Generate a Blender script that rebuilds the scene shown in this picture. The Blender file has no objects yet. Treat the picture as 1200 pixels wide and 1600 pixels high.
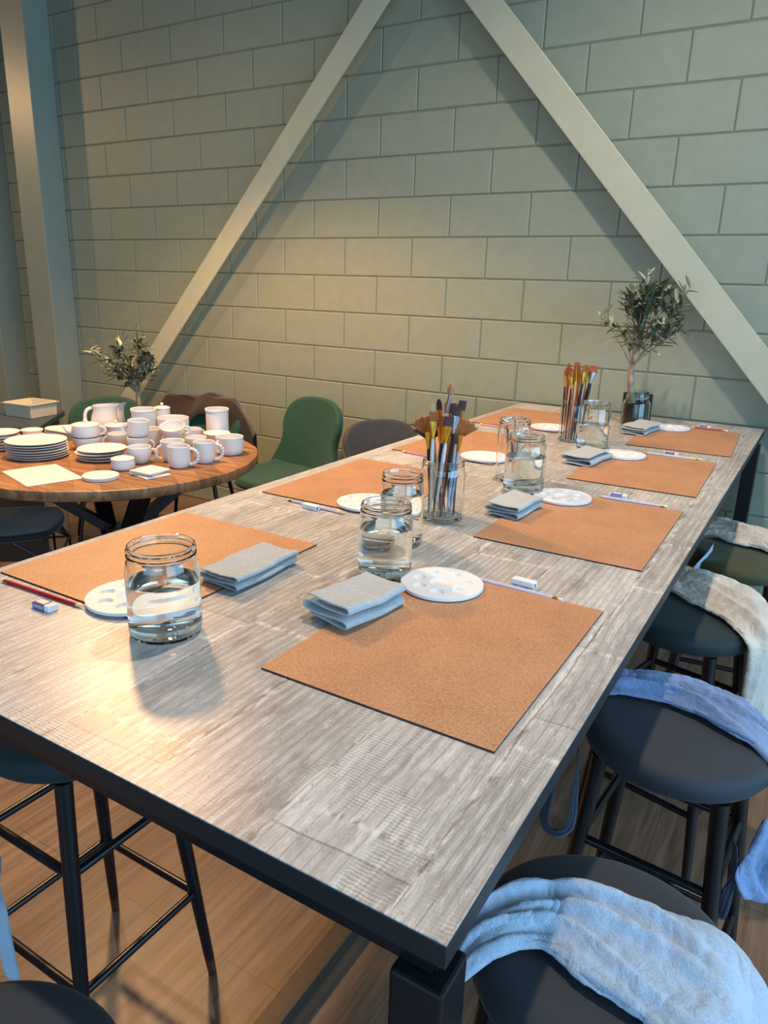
import bpy, bmesh, math, random
from mathutils import Vector, Matrix, Euler
random.seed(11)
PI = math.pi
sc = bpy.context.scene
COL = sc.collection
T0 = 0.93            # height of the high table's top above the floor

# ------------------------------------------------------------------ camera
def make_camera():
    yaw, pitch, roll = 0.5351, -0.2990, 0.0303
    ca, sa, cb, sb, cc, s_ = math.cos(yaw), math.sin(yaw), math.cos(pitch), math.sin(pitch), math.cos(roll), math.sin(roll)
    fwd = Vector((-sa*cb, ca*cb, sb)); r0 = Vector((ca, sa, 0)); u0 = r0.cross(fwd)
    right = cc*r0 + s_*u0; up = -s_*r0 + cc*u0
    cd = bpy.data.cameras.new('camera'); co = bpy.data.objects.new('camera', cd); COL.objects.link(co)
    cd.sensor_fit = 'VERTICAL'; cd.sensor_height = 36; cd.sensor_width = 27; cd.lens = 1141.85/1600*36
    cd.clip_start = .02
    m = Matrix((right, up, -fwd)).transposed().to_4x4(); m.translation = Vector((.1956, -.4582, .5428+T0))
    co.matrix_world = m; sc.camera = co
make_camera()
sc.view_settings.view_transform = 'Standard'; sc.view_settings.look = 'None'
sc.view_settings.exposure = 0.08; sc.view_settings.gamma = 1.0; sc.view_settings.use_curve_mapping = False
try:
    sc.cycles.use_denoising = True
    sc.cycles.transparent_max_bounces = 24; sc.cycles.max_bounces = 14
    sc.cycles.transmission_bounces = 12; sc.cycles.glossy_bounces = 6; sc.cycles.diffuse_bounces = 4
    sc.cycles.sample_clamp_indirect = 6; sc.cycles.blur_glossy = .5
except Exception: pass

# ------------------------------------------------------------------ light
w = bpy.data.worlds.new('world'); sc.world = w; w.use_nodes = True
w.node_tree.nodes['Background'].inputs[0].default_value = (.46, .72, 1, 1)
w.node_tree.nodes['Background'].inputs[1].default_value = .6
def lamp(kind, name, loc, power, col, **k):
    d = bpy.data.lights.new(name, kind); o = bpy.data.objects.new(name, d); COL.objects.link(o)
    o.location = (loc[0], loc[1], loc[2]+T0); d.energy = power; d.color = col
    tgt = k.pop('to', None)
    if tgt:
        o.rotation_euler = (Vector((tgt[0], tgt[1], tgt[2]+T0))-o.location).to_track_quat('-Z', 'Y').to_euler()
    for a, b in k.items(): setattr(d, a, b)
    return o
WARM = (1, .70, .40); MID = (1, .80, .60); COOL = (.36, .68, 1)
# pendant above the round table
lamp('SPOT', 'pendant_light', (-2.4, 1.6, 1.7), 205, (1, .55, .23), spot_size=math.radians(138), spot_blend=.5, shadow_soft_size=.10)
# row of ceiling spots
DOWN = dict(spot_size=math.radians(128), spot_blend=1.0, shadow_soft_size=.06)
lamp('SPOT', 'ceiling_light_right', (-.45, 1.55, 3.0), 280, (1, .80, .58), **DOWN)
lamp('SPOT', 'ceiling_light_middle', (-2.95, 1.5, 3.0), 160, (1, .74, .46), **DOWN)
lamp('SPOT', 'ceiling_light_left', (-5.1, 1.4, 3.0), 110, (1, .68, .38), **DOWN)
lamp('POINT', 'ceiling_light_far_left', (-7.2, 1.2, 2.2), 85, (1, .62, .30), shadow_soft_size=.07)
lamp('SPOT', 'ceiling_light_far_right', (2.3, .8, 2.2), 60, (1, .84, .66), **DOWN)
# daylight through the windows on the right and behind the camera
lamp('AREA', 'window_daylight_right', (3.35, .2, .9), 190, COOL, to=(0, .2, .6), shape='RECTANGLE', size=4.2, size_y=2.4)
lamp('AREA', 'window_daylight_front', (.8, -3.3, 1.2), 90, COOL, to=(.3, 0, .6), shape='RECTANGLE', size=4.5, size_y=2.4)

# ------------------------------------------------------------------ materials
def srgb(r, g, b):
    f = lambda c: (c/255/12.92) if c/255 <= .04045 else ((c/255+.055)/1.055)**2.4
    return (f(r), f(g), f(b), 1)
class N:
    def __init__(s, name):
        s.m = bpy.data.materials.new(name); s.m.use_nodes = True; s.t = s.m.node_tree
        s.b = s.t.nodes['Principled BSDF']; s.out = s.t.nodes['Material Output']
    def n(s, kind, **k):
        x = s.t.nodes.new(kind)
        for a, v in k.items():
            if a.startswith('i_'): x.inputs[a[2:].replace('_', ' ')].default_value = v
            else: setattr(x, a, v)
        return x
    def l(s, a, b): s.t.links.new(a, b)
    def coords(s, scale=(1, 1, 1), rot=(0, 0, 0), kind='Object'):
        tc = s.n('ShaderNodeTexCoord'); mp = s.n('ShaderNodeMapping')
        mp.inputs['Scale'].default_value = scale; mp.inputs['Rotation'].default_value = rot
        s.l(tc.outputs[kind], mp.inputs['Vector']); return mp.outputs[0]
    def noise(s, vec, scale, detail=4, rough=.55, dist=0):
        x = s.n('ShaderNodeTexNoise'); x.inputs['Scale'].default_value = scale; x.inputs['Detail'].default_value = detail
        x.inputs['Roughness'].default_value = rough; x.inputs['Distortion'].default_value = dist
        s.l(vec, x.inputs['Vector']); return x.outputs['Fac']
    def ramp(s, fac, stops):
        x = s.n('ShaderNodeValToRGB'); e = x.color_ramp.elements
        while len(e) < len(stops): e.new(.5)
        for i, (p, c) in enumerate(stops):
            e[i].position = p; e[i].color = c if len(c) == 4 else (*c, 1)
        s.l(fac, x.inputs[0]); return x.outputs[0]
    def mix(s, fac, a, b, mode='MIX'):
        x = s.n('ShaderNodeMix', data_type='RGBA', blend_type=mode)
        if isinstance(fac, (int, float)): x.inputs[0].default_value = fac
        else: s.l(fac, x.inputs[0])
        for i, v in ((6, a), (7, b)):
            if isinstance(v, tuple): x.inputs[i].default_value = v
            else: s.l(v, x.inputs[i])
        return x.outputs[2]
    def math(s, op, a, b=0):
        x = s.n('ShaderNodeMath', operation=op)
        for i, v in ((0, a), (1, b)):
            if isinstance(v, (int, float)): x.inputs[i].default_value = v
            else: s.l(v, x.inputs[i])
        return x.outputs[0]
    def bump(s, h, strength=.3, dist=.002):
        x = s.n('ShaderNodeBump'); x.inputs['Strength'].default_value = strength; x.inputs['Distance'].default_value = dist
        s.l(h, x.inputs['Height']); s.l(x.outputs[0], s.b.inputs['Normal'])
    def done(s, col=None, rough=.5, **k):
        if col is not None:
            if isinstance(col, tuple): s.b.inputs['Base Color'].default_value = col
            else: s.l(col, s.b.inputs['Base Color'])
        if isinstance(rough, (int, float)): s.b.inputs['Roughness'].default_value = rough
        else: s.l(rough, s.b.inputs['Roughness'])
        for a, v in k.items(): s.b.inputs[a.replace('_', ' ')].default_value = v
        return s.m
BW = lambda v: (v, v, v, 1)
def speckled(name, c, rough=.5, scale=60, amt=.12, bump=.1, **k):
    m = N(name); v = m.coords()
    f = m.noise(v, scale, 5)
    dark = tuple(x*(1-amt*2) for x in c[:3])+(1,); lite = tuple(min(1, x*(1+amt)) for x in c[:3])+(1,)
    col = m.ramp(f, [(.3, dark), (.7, lite)])
    if bump: m.bump(f, bump, .001)
    return m.done(col, rough, **k)

M = {}
M['paint_wall'] = speckled('paint_wall', srgb(143, 149, 131), .5, 14, .03, .05)
M['paint_groove'] = speckled('paint_groove', srgb(112, 118, 103), .7, 14, .03, .05)
M['paint_steel'] = speckled('paint_steel', srgb(182, 181, 158), .42, 9, .02, .03)
M['column_paint'] = speckled('column_paint', srgb(142, 150, 138), .38, 9, .02, .03)
M['black_metal'] = speckled('black_metal', (.007, .0075, .010, 1), .30, 90, .1, .03, Metallic=.0)
M['black_edge'] = speckled('black_edge', (.016, .016, .018, 1), .45, 90, .1, .03)
M['rail_gleam_metal'] = speckled('rail_gleam_metal', (.075, .060, .045, 1), .45, 90, .1, .03, Metallic=.4)  # black rail browned: golden reflection of warm light put into the base colour
M['ceiling'] = speckled('ceiling', srgb(120, 120, 112), .9, 8, .05, 0)
M['white_wall'] = speckled('white_wall', srgb(170, 166, 150), .8, 8, .03, 0)
M['porcelain'] = speckled('porcelain', srgb(226, 221, 218), .62, 30, .012, .02)
M['palette_white'] = speckled('palette_white', srgb(222, 224, 230), .5, 30, .01, 0)
M['ferrule_gold'] = speckled('ferrule_gold', srgb(214, 160, 60), .28, 80, .1, 0, Metallic=1.0)
M['ferrule_silver'] = speckled('ferrule_silver', srgb(200, 205, 212), .25, 80, .1, 0, Metallic=1.0)
M['brass_tip'] = speckled('brass_tip', srgb(95, 75, 62), .4, 80, .1, 0, Metallic=.6)
M['box_plastic'] = speckled('box_plastic', srgb(206, 196, 172), .55, 60, .02, .02)
M['counter'] = speckled('counter', srgb(62, 72, 84), .5, 40, .08, .04)
M['paper'] = None

def m_table():
    m = N('weathered_laminate'); v = m.coords()
    vr = m.coords(rot=(0, 0, PI/2))
    # wobble the board joints a little
    nz = m.n('ShaderNodeTexNoise'); nz.inputs['Scale'].default_value = 5; nz.inputs['Detail'].default_value = 6; m.l(v, nz.inputs['Vector'])
    wob = m.n('ShaderNodeVectorMath', operation='SCALE'); wob.inputs['Scale'].default_value = .022
    sub = m.n('ShaderNodeVectorMath', operation='SUBTRACT'); sub.inputs[1].default_value = (.5, .5, .5); m.l(nz.outputs['Color'], sub.inputs[0]); m.l(sub.outputs[0], wob.inputs[0])
    ad = m.n('ShaderNodeVectorMath', operation='ADD'); m.l(vr, ad.inputs[0]); m.l(wob.outputs[0], ad.inputs[1])
    def brick(w_, h_, off, ms, sm, c1, c2, mo):
        br = m.n('ShaderNodeTexBrick'); br.offset = off; br.inputs['Scale'].default_value = 1
        br.inputs['Brick Width'].default_value = w_; br.inputs['Row Height'].default_value = h_
        br.inputs['Mortar Size'].default_value = ms; br.inputs['Mortar Smooth'].default_value = sm
        br.inputs['Color1'].default_value = BW(c1); br.inputs['Color2'].default_value = BW(c2); br.inputs['Mortar'].default_value = BW(mo)
        m.l(ad.outputs[0], br.inputs['Vector']); return br
    b1 = brick(.58, .166, .41, .0022, .8, .40, .62, .40)
    b2 = brick(.31, .166, .29, .010, 1, 1, 1, 0)
    g1 = m.noise(m.coords((7, 1.6, 1)), 1.9, 9, .66, .5)
    g2 = m.noise(m.coords((110, 2.0, 1)), 1.7, 9, .74, .35)
    g3 = m.noise(m.coords((2.4, 2.6, 1)), 2.3, 6, .6, .7)
    g4 = m.noise(m.coords((34, 8, 1)), 1.9, 10, .76, .8)
    wv = m.n('ShaderNodeTexWave', wave_type='BANDS', bands_direction='Y'); wv.inputs['Scale'].default_value = 62
    wv.inputs['Distortion'].default_value = 4.0; wv.inputs['Detail'].default_value = 3; wv.inputs['Detail Scale'].default_value = 1.6; m.l(v, wv.inputs['Vector'])
    wx = m.n('ShaderNodeTexWave', wave_type='BANDS', bands_direction='X'); wx.inputs['Scale'].default_value = 22
    wx.inputs['Distortion'].default_value = 9.0; wx.inputs['Detail'].default_value = 5; wx.inputs['Detail Scale'].default_value = .5; m.l(m.coords((1, .12, 1)), wx.inputs['Vector'])
    base = m.ramp(g1, [(.34, srgb(116, 109, 106)), (.45, srgb(154, 149, 148)), (.55, srgb(186, 184, 185)), (.68, srgb(214, 213, 216))])
    c = m.mix(.42, base, m.ramp(g2, [(.32, srgb(130, 124, 121)), (.50, srgb(174, 171, 170)), (.68, srgb(216, 215, 216))]))
    c = m.mix(.34, c, m.ramp(g4, [(.36, srgb(122, 114, 110)), (.50, srgb(178, 175, 174)), (.62, srgb(222, 221, 222))]))
    c = m.mix(.85, c, m.mix(1.0, c, b1.outputs['Color'], 'OVERLAY'))
    # saw marks across the grain, in patches
    c = m.mix(m.math('MULTIPLY', m.ramp(g3, [(.50, BW(0)), (.60, BW(1))]), .42), c, m.ramp(wv.outputs['Fac'], [(.25, srgb(138, 132, 128)), (.75, srgb(214, 212, 211))]))
    # long chalky and dark lines along the grain
    c = m.mix(m.math('MULTIPLY', m.ramp(wx.outputs['Fac'], [(.86, BW(0)), (.97, BW(1))]), m.ramp(g4, [(.42, BW(0)), (.58, BW(.4))])), c, srgb(222, 220, 219))
    c = m.mix(m.math('MULTIPLY', m.ramp(wx.outputs['Fac'], [(.02, BW(1)), (.10, BW(0))]), m.ramp(g4, [(.40, BW(0)), (.6, BW(.6))])), c, srgb(112, 103, 97))
    # broken chalky bands beside the joints and dark cracks inside them
    edge = m.math('SUBTRACT', 1, b2.outputs['Fac'])
    c = m.mix(m.math('MULTIPLY', m.math('SUBTRACT', 1, edge), m.ramp(g4, [(.46, BW(0)), (.56, BW(.85))])), c, srgb(222, 219, 216))
    c = m.mix(m.math('MULTIPLY', m.math('SUBTRACT', 1, edge), m.ramp(g4, [(.38, BW(.55)), (.46, BW(0))])), c, srgb(108, 98, 92))
    c = m.mix(m.math('MULTIPLY', b1.outputs['Fac'], m.ramp(g2, [(.40, BW(.7)), (.60, BW(.1))])), c, srgb(98, 88, 82))
    fl = m.noise(m.coords((60, 30, 1)), 2.2, 6, .78, .6)
    c = m.mix(m.ramp(fl, [(.60, BW(0)), (.68, BW(.6))]), c, srgb(228, 226, 224))
    pit = m.noise(m.coords((85, 50, 1)), 2.0, 5, .75, .2)
    c = m.mix(m.ramp(pit, [(.30, BW(.7)), (.37, BW(0))]), c, srgb(98, 91, 87))
    crk = m.noise(m.coords((5, 2.2, 1)), 3.1, 9, .72, 1.6)
    c = m.mix(m.ramp(crk, [(.494, BW(0)), (.5, BW(.55)), (.506, BW(0))]), c, srgb(92, 84, 78))
    vo = m.n('ShaderNodeTexVoronoi'); vo.inputs['Scale'].default_value = 1.0; m.l(m.coords((4.6, 2.6, 1)), vo.inputs['Vector'])
    kn = m.math('ADD', vo.outputs['Distance'], m.math('MULTIPLY', g4, .07))
    c = m.mix(m.ramp(kn, [(.05, BW(.35)), (.08, BW(.1)), (.10, BW(.5)), (.118, BW(.05)), (.14, BW(.3)), (.16, BW(0))]), c, srgb(120, 110, 103))
    h = m.math('ADD', m.math('ADD', g2, g4), m.math('MULTIPLY', wv.outputs['Fac'], .15))
    m.bump(h, .28, .0008)
    r = m.ramp(g2, [(.3, BW(.34)), (.7, BW(.25))])
    return m.done(c, r, Specular_IOR_Level=.5)
M['table'] = m_table()

def m_mdf():
    m = N('hardboard'); v = m.coords()
    a = m.noise(v, 260, 6, .7); b = m.noise(v, 9, 4, .6)
    c = m.ramp(a, [(.34, srgb(142, 98, 68)), (.5, srgb(178, 130, 96)), (.66, srgb(208, 162, 126))])
    c = m.mix(.35, c, m.ramp(b, [(.35, srgb(160, 112, 78)), (.65, srgb(192, 144, 106))]))
    sp = m.noise(v, 620, 3, .8)
    c = m.mix(m.ramp(sp, [(.30, BW(.6)), (.36, BW(0))]), c, srgb(110, 66, 40))
    m.bump(a, .12, .0005)
    return m.done(c, .5)
M['mdf'] = m_mdf()
M['mdf_edge'] = speckled('hardboard_edge', srgb(62, 42, 30), .8, 200, .2, 0)

def m_floor():
    m = N('wood_floor'); vr = m.coords(rot=(0, 0, PI/2))
    br = m.n('ShaderNodeTexBrick'); br.offset = .37; br.inputs['Scale'].default_value = 1
    br.inputs['Brick Width'].default_value = 1.3; br.inputs['Row Height'].default_value = .19
    br.inputs['Mortar Size'].default_value = .0012; br.inputs['Mortar Smooth'].default_value = .3
    br.inputs['Color1'].default_value = BW(.46); br.inputs['Color2'].default_value = BW(.54); br.inputs['Mortar'].default_value = BW(.12)
    m.l(vr, br.inputs['Vector'])
    g = m.noise(m.coords((26, 1.7, 1)), 1.5, 8, .65, .7)
    c = m.ramp(g, [(.3, srgb(86, 64, 50)), (.5, srgb(116, 90, 72)), (.75, srgb(142, 113, 93))])
    c = m.mix(.7, c, br.outputs['Color'], 'OVERLAY')
    m.bump(g, .15, .0006)
    return m.done(c, .42)
M['floor'] = m_floor()

def m_round():
    m = N('acacia_wood'); v = m.coords()
    vr = m.coords(rot=(0, 0, .6))
    br = m.n('ShaderNodeTexBrick'); br.offset = .4; br.inputs['Scale'].default_value = 1
    br.inputs['Brick Width'].default_value = 1.9; br.inputs['Row Height'].default_value = .09
    br.inputs['Mortar Size'].default_value = .0008
    br.inputs['Color1'].default_value = BW(.33); br.inputs['Color2'].default_value = BW(.66); br.inputs['Mortar'].default_value = BW(.1)
    m.l(vr, br.inputs['Vector'])
    g = m.noise(m.coords((2.0, 26, 6), rot=(0, 0, .6)), 1.5, 8, .65, .9)
    c = m.ramp(g, [(.28, srgb(84, 54, 34)), (.5, srgb(138, 96, 62)), (.72, srgb(176, 132, 90))])
    c = m.mix(.7, c, br.outputs['Color'], 'OVERLAY')
    m.bump(g, .2, .0008)
    return m.done(c, .45)
M['acacia'] = m_round()

def m_fabric(name, c, scale=420, amt=.25, rough=.9, sheen=.3, bump=.5, crease=0):
    m = N(name); v = m.coords()
    a = m.noise(v, scale, 3, .6); b = m.noise(v, 16, 4, .6)
    d = tuple(x*(1-amt) for x in c[:3])+(1,); l_ = tuple(min(1, x*(1+amt*.6)) for x in c[:3])+(1,)
    col = m.mix(.4, m.ramp(a, [(.3, d), (.7, l_)]), m.ramp(b, [(.35, d), (.65, l_)]))
    h = a
    if crease:
        cr = m.noise(v, 42, 6, .65, .8); h = m.math('ADD', a, m.math('MULTIPLY', cr, crease))
    m.bump(h, bump, .0012)
    return m.done(col, rough, Sheen_Weight=sheen)
M['seat_slate'] = m_fabric('seat_slate', srgb(36, 42, 51), sheen=.08, bump=.1, rough=.75)
M['seat_teal'] = m_fabric('seat_teal', srgb(3, 32, 36), sheen=.08, bump=.1, rough=.75)
M['seat_olive'] = m_fabric('seat_olive', srgb(62, 62, 28), sheen=.08, bump=.1, rough=.75)
M['velvet_green'] = m_fabric('velvet_green', srgb(8, 66, 48), scale=60, sheen=.25, bump=.08, rough=.7)
M['velvet_grey'] = m_fabric('velvet_grey', srgb(60, 58, 58), scale=60, sheen=.25, bump=.08, rough=.7)
M['velvet_dark'] = m_fabric('velvet_dark', srgb(14, 15, 18), scale=60, sheen=.3, bump=.08, rough=.8)
M['linen_blue'] = m_fabric('linen_blue', srgb(166, 184, 204), crease=4.5, bump=.8)
M['linen_deep'] = m_fabric('linen_deep', srgb(118, 142, 182), crease=4.5, bump=.8)
M['linen_sand'] = m_fabric('linen_sand', srgb(205, 192, 178), crease=4.5, bump=.8)
M['linen_navy'] = m_fabric('linen_navy', srgb(48, 58, 80), crease=3.0, bump=.3)
M['stripe_dark'] = m_fabric('stripe_dark', srgb(18, 20, 38))
M['coat_brown'] = m_fabric('coat_brown', srgb(50, 33, 22), scale=80, crease=1.5, bump=.3)

def m_terry():
    m = N('waffle_cloth'); v = m.coords()
    vo = m.n('ShaderNodeTexVoronoi'); vo.inputs['Scale'].default_value = 560; m.l(v, vo.inputs['Vector'])
    a = m.noise(v, 260, 3, .6)
    h = m.math('SUBTRACT', 1, vo.outputs['Distance'])
    c = m.mix(.5, m.ramp(vo.outputs['Distance'], [(.1, srgb(196, 200, 202)), (.7, srgb(140, 146, 150))]), m.ramp(a, [(.3, srgb(154, 160, 164)), (.7, srgb(196, 200, 203))]))
    m.bump(h, .6, .0012)
    return m.done(c, .95, Sheen_Weight=.2)
M['terry'] = m_terry()

def m_glass():
    m = N('clear_glass'); t = m.t
    g = m.n('ShaderNodeBsdfGlass'); g.inputs['IOR'].default_value = 1.45; g.inputs['Roughness'].default_value = 0
    g.inputs['Color'].default_value = (.985, .995, .99, 1)
    m.l(g.outputs[0], m.out.inputs['Surface']); return m.m
def m_water():
    m = N('water'); g = m.n('ShaderNodeBsdfGlass'); g.inputs['IOR'].default_value = 1.33; g.inputs['Roughness'].default_value = 0
    g.inputs['Color'].default_value = (.975, .995, .995, 1)
    m.l(g.outputs[0], m.out.inputs['Surface']); return m.m
M['glass'] = m_glass(); M['water'] = m_water()
def flat(name, c, rough=.4, **k):
    return speckled(name, c, rough, 70, .05, 0, **k)
M['h_white'] = flat('handle_white', srgb(220, 210, 200), .3)
M['h_pink'] = flat('handle_pink', srgb(206, 150, 168), .3)
M['h_plum'] = flat('handle_plum', srgb(56, 26, 44), .3)
M['h_black'] = flat('handle_black', srgb(22, 22, 28), .3)
M['h_navy'] = flat('handle_navy', srgb(32, 42, 70), .3)
M['h_orange'] = flat('handle_orange', srgb(186, 92, 48), .3)
M['h_wood'] = flat('handle_wood', srgb(204, 176, 138), .45)
M['h_blue'] = flat('handle_blue', srgb(150, 168, 190), .3)
M['h_green'] = flat('handle_green', srgb(40, 96, 80), .3)
M['h_red'] = flat('handle_red', srgb(176, 32, 42), .3)
M['h_lilac'] = flat('handle_lilac', srgb(212, 204, 226), .35)
def m_bristle(name, c1, c2):
    m = N(name); g = m.noise(m.coords((500, 500, 18)), 1.5, 3)
    return m.done(m.ramp(g, [(.3, c1), (.7, c2)]), .6)
M['b_amber'] = m_bristle('bristle_amber', srgb(104, 48, 12), srgb(196, 108, 30))
M['b_tan'] = m_bristle('bristle_tan', srgb(140, 92, 60), srgb(190, 140, 98))
M['b_dark'] = m_bristle('bristle_dark', srgb(40, 20, 24), srgb(84, 44, 44))
M['b_cream'] = m_bristle('bristle_cream', srgb(190, 165, 110), srgb(226, 205, 150))
M['eraser_white'] = flat('eraser_white', srgb(226, 224, 228), .6)
M['sleeve_purple'] = flat('sleeve_purple', srgb(88, 62, 120), .5)
M['sleeve_blue'] = flat('sleeve_blue', srgb(92, 110, 180), .5)
M['graphite'] = flat('graphite', srgb(60, 58, 60), .4)
M['wood_tip'] = flat('wood_tip', srgb(222, 190, 148), .6)
M['leaf'] = None
def m_leaf(name, c1, c2):
    m = N(name); g = m.noise(m.coords(), 30, 3)
    return m.done(m.ramp(g, [(.35, c1), (.65, c2)]), .5)
M['leaf'] = m_leaf('olive_leaf', srgb(48, 60, 46), srgb(104, 112, 86))
M['leaf_pale'] = m_leaf('olive_leaf_pale', srgb(150, 156, 134), srgb(194, 192, 160))
M['bark'] = m_leaf('olive_bark', srgb(120, 104, 84), srgb(168, 152, 128))
M['olive_fruit'] = flat('olive_fruit', srgb(30, 14, 22), .25)
M['soil'] = flat('dark_gravel', srgb(22, 22, 24), .6)

# ------------------------------------------------------------------ geometry helpers
class G:
    """collects shapes in one bmesh and links them as ONE mesh object"""
    def __init__(s): s.bm = bmesh.new(); s.kinds = set()
    def box(s, c, size, rot=(0, 0, 0), bevel=0, seg=2, mat=0):
        s.kinds.add('box'); t = bmesh.new(); bmesh.ops.create_cube(t, size=1)
        bmesh.ops.scale(t, vec=size, verts=t.verts)
        if bevel: bmesh.ops.bevel(t, geom=t.edges[:], offset=bevel, segments=seg, affect='EDGES', profile=.5)
        bmesh.ops.transform(t, matrix=Matrix.Translation(c) @ Euler(rot).to_matrix().to_4x4(), verts=t.verts)
        s.join(t, mat); return s
    def join(s, t, mat=0):
        for f in t.faces: f.material_index = mat
        me = bpy.data.meshes.new('tmp'); t.to_mesh(me); t.free(); s.bm.from_mesh(me); bpy.data.meshes.remove(me)
    def lathe(s, prof, seg=32, c=(0, 0, 0), mat=0, rfun=None, M4=None):
        s.kinds.add('lathe'); bm = bmesh.new(); rings = []
        for (r, z) in prof:
            if r < 1e-5: rings.append([bm.verts.new((0, 0, z))]); continue
            ring = []
            for i in range(seg):
                a = 2*PI*i/seg; rr = r*(rfun(a) if rfun else 1)
                ring.append(bm.verts.new((rr*math.cos(a), rr*math.sin(a), z)))
            rings.append(ring)
        for A, B in zip(rings, rings[1:]):
            n = max(len(A), len(B))
            for i in range(n):
                j = (i+1) % n
                if len(A) == 1: bm.faces.new((A[0], B[j], B[i]))
                elif len(B) == 1: bm.faces.new((A[i], A[j], B[0]))
                else: bm.faces.new((A[i], A[j], B[j], B[i]))
        bmesh.ops.recalc_face_normals(bm, faces=bm.faces)
        mm = Matrix.Translation(c)
        if M4 is not None: mm = mm @ M4
        bmesh.ops.transform(bm, matrix=mm, verts=bm.verts)
        s.join(bm, mat); return s
    def tube(s, pts, r, seg=10, mat=0, cap=True, flatten=None):
        s.kinds.add('tube'); bm = bmesh.new(); pts = [Vector(p) for p in pts]; rs = r if isinstance(r, (list, tuple)) else [r]*len(pts)
        rings = []; prev = None
        for i, p in enumerate(pts):
            d = (pts[min(i+1, len(pts)-1)]-pts[max(i-1, 0)]).normalized()
            if prev is None:
                a = Vector((0, 0, 1)) if abs(d.z) < .9 else Vector((1, 0, 0)); u = d.cross(a).normalized()
            else: u = (prev-d*prev.dot(d)).normalized()
            prev = u; v = d.cross(u)
            fl = flatten or 1
            rings.append([bm.verts.new(p+u*rs[i]*math.cos(2*PI*k/seg)+v*rs[i]*fl*math.sin(2*PI*k/seg)) for k in range(seg)])
        for A, B in zip(rings, rings[1:]):
            for k in range(seg): bm.faces.new((A[k], A[(k+1) % seg], B[(k+1) % seg], B[k]))
        if cap: bm.faces.new(rings[0][::-1]); bm.faces.new(rings[-1])
        bmesh.ops.recalc_face_normals(bm, faces=bm.faces)
        s.join(bm, mat); return s
    def grid(s, fn, nu, nv, mat=0, closed_u=False):
        bm = bmesh.new(); vs = [[bm.verts.new(fn(i/(nu-(0 if closed_u else 1)), j/(nv-1))) for j in range(nv)] for i in range(nu)]
        for i in range(nu if closed_u else nu-1):
            for j in range(nv-1):
                k = (i+1) % nu
                bm.faces.new((vs[i][j], vs[k][j], vs[k][j+1], vs[i][j+1]))
        s.join(bm, mat); return s
    def prism(s, outline, z0, z1, mat=0, bevel=0):
        bm = bmesh.new(); n = len(outline)
        a = [bm.verts.new((x, y, z0)) for x, y in outline]; b = [bm.verts.new((x, y, z1)) for x, y in outline]
        bm.faces.new(a[::-1]); bm.faces.new(b)
        for i in range(n): bm.faces.new((a[i], a[(i+1) % n], b[(i+1) % n], b[i]))
        bmesh.ops.recalc_face_normals(bm, faces=bm.faces)
        if bevel: bmesh.ops.bevel(bm, geom=[e for e in bm.edges if abs(e.verts[0].co.z-e.verts[1].co.z) < 1e-6], offset=bevel, segments=2, affect='EDGES')
        s.join(bm, mat); return s
    def make(s, name, mats, parent=None, loc=(0, 0, 0), rot=(0, 0, 0), smooth=True, solid=0, subd=0):
        me = bpy.data.meshes.new(name)
        if s.kinds == {'box'} and not subd: smooth = False
        if solid or subd: bmesh.ops.recalc_face_normals(s.bm, faces=s.bm.faces)
        s.bm.to_mesh(me); s.bm.free()
        for m in (mats if isinstance(mats, list) else [mats]): me.materials.append(m)
        if smooth:
            for p in me.polygons: p.use_smooth = True
        o = bpy.data.objects.new(name, me); COL.objects.link(o)
        if smooth:
            try: me.set_sharp_from_angle(angle=math.radians(38))
            except Exception: pass
        o.location = loc; o.rotation_euler = rot
        if parent: o.parent = parent
        if solid:
            md = o.modifiers.new('solid', 'SOLIDIFY'); md.thickness = solid; md.offset = 0
        if subd:
            md = o.modifiers.new('sub', 'SUBSURF'); md.levels = subd; md.render_levels = subd
        return o
def tag(o, label, cat, group=None, kind=None):
    o['label'] = label; o['category'] = cat
    if group: o['group'] = group
    if kind: o['kind'] = kind
    return o
def thing(name, label, cat, loc, rz=0, group=None):
    o = bpy.data.objects.new(name, None); COL.objects.link(o); o.empty_display_size = .05
    o.location = (loc[0], loc[1], loc[2]+T0); o.rotation_euler = (0, 0, rz)
    return tag(o, label, cat, group)
def struct(o): o['kind'] = 'structure'; return o
def copy_tree(o, parent=None):
    c = o.copy(); COL.objects.link(c)
    if parent: c.parent = parent
    for ch in list(o.children): copy_tree(ch, c)
    return c
def at(p): return (p[0], p[1], p[2]+T0)

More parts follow.
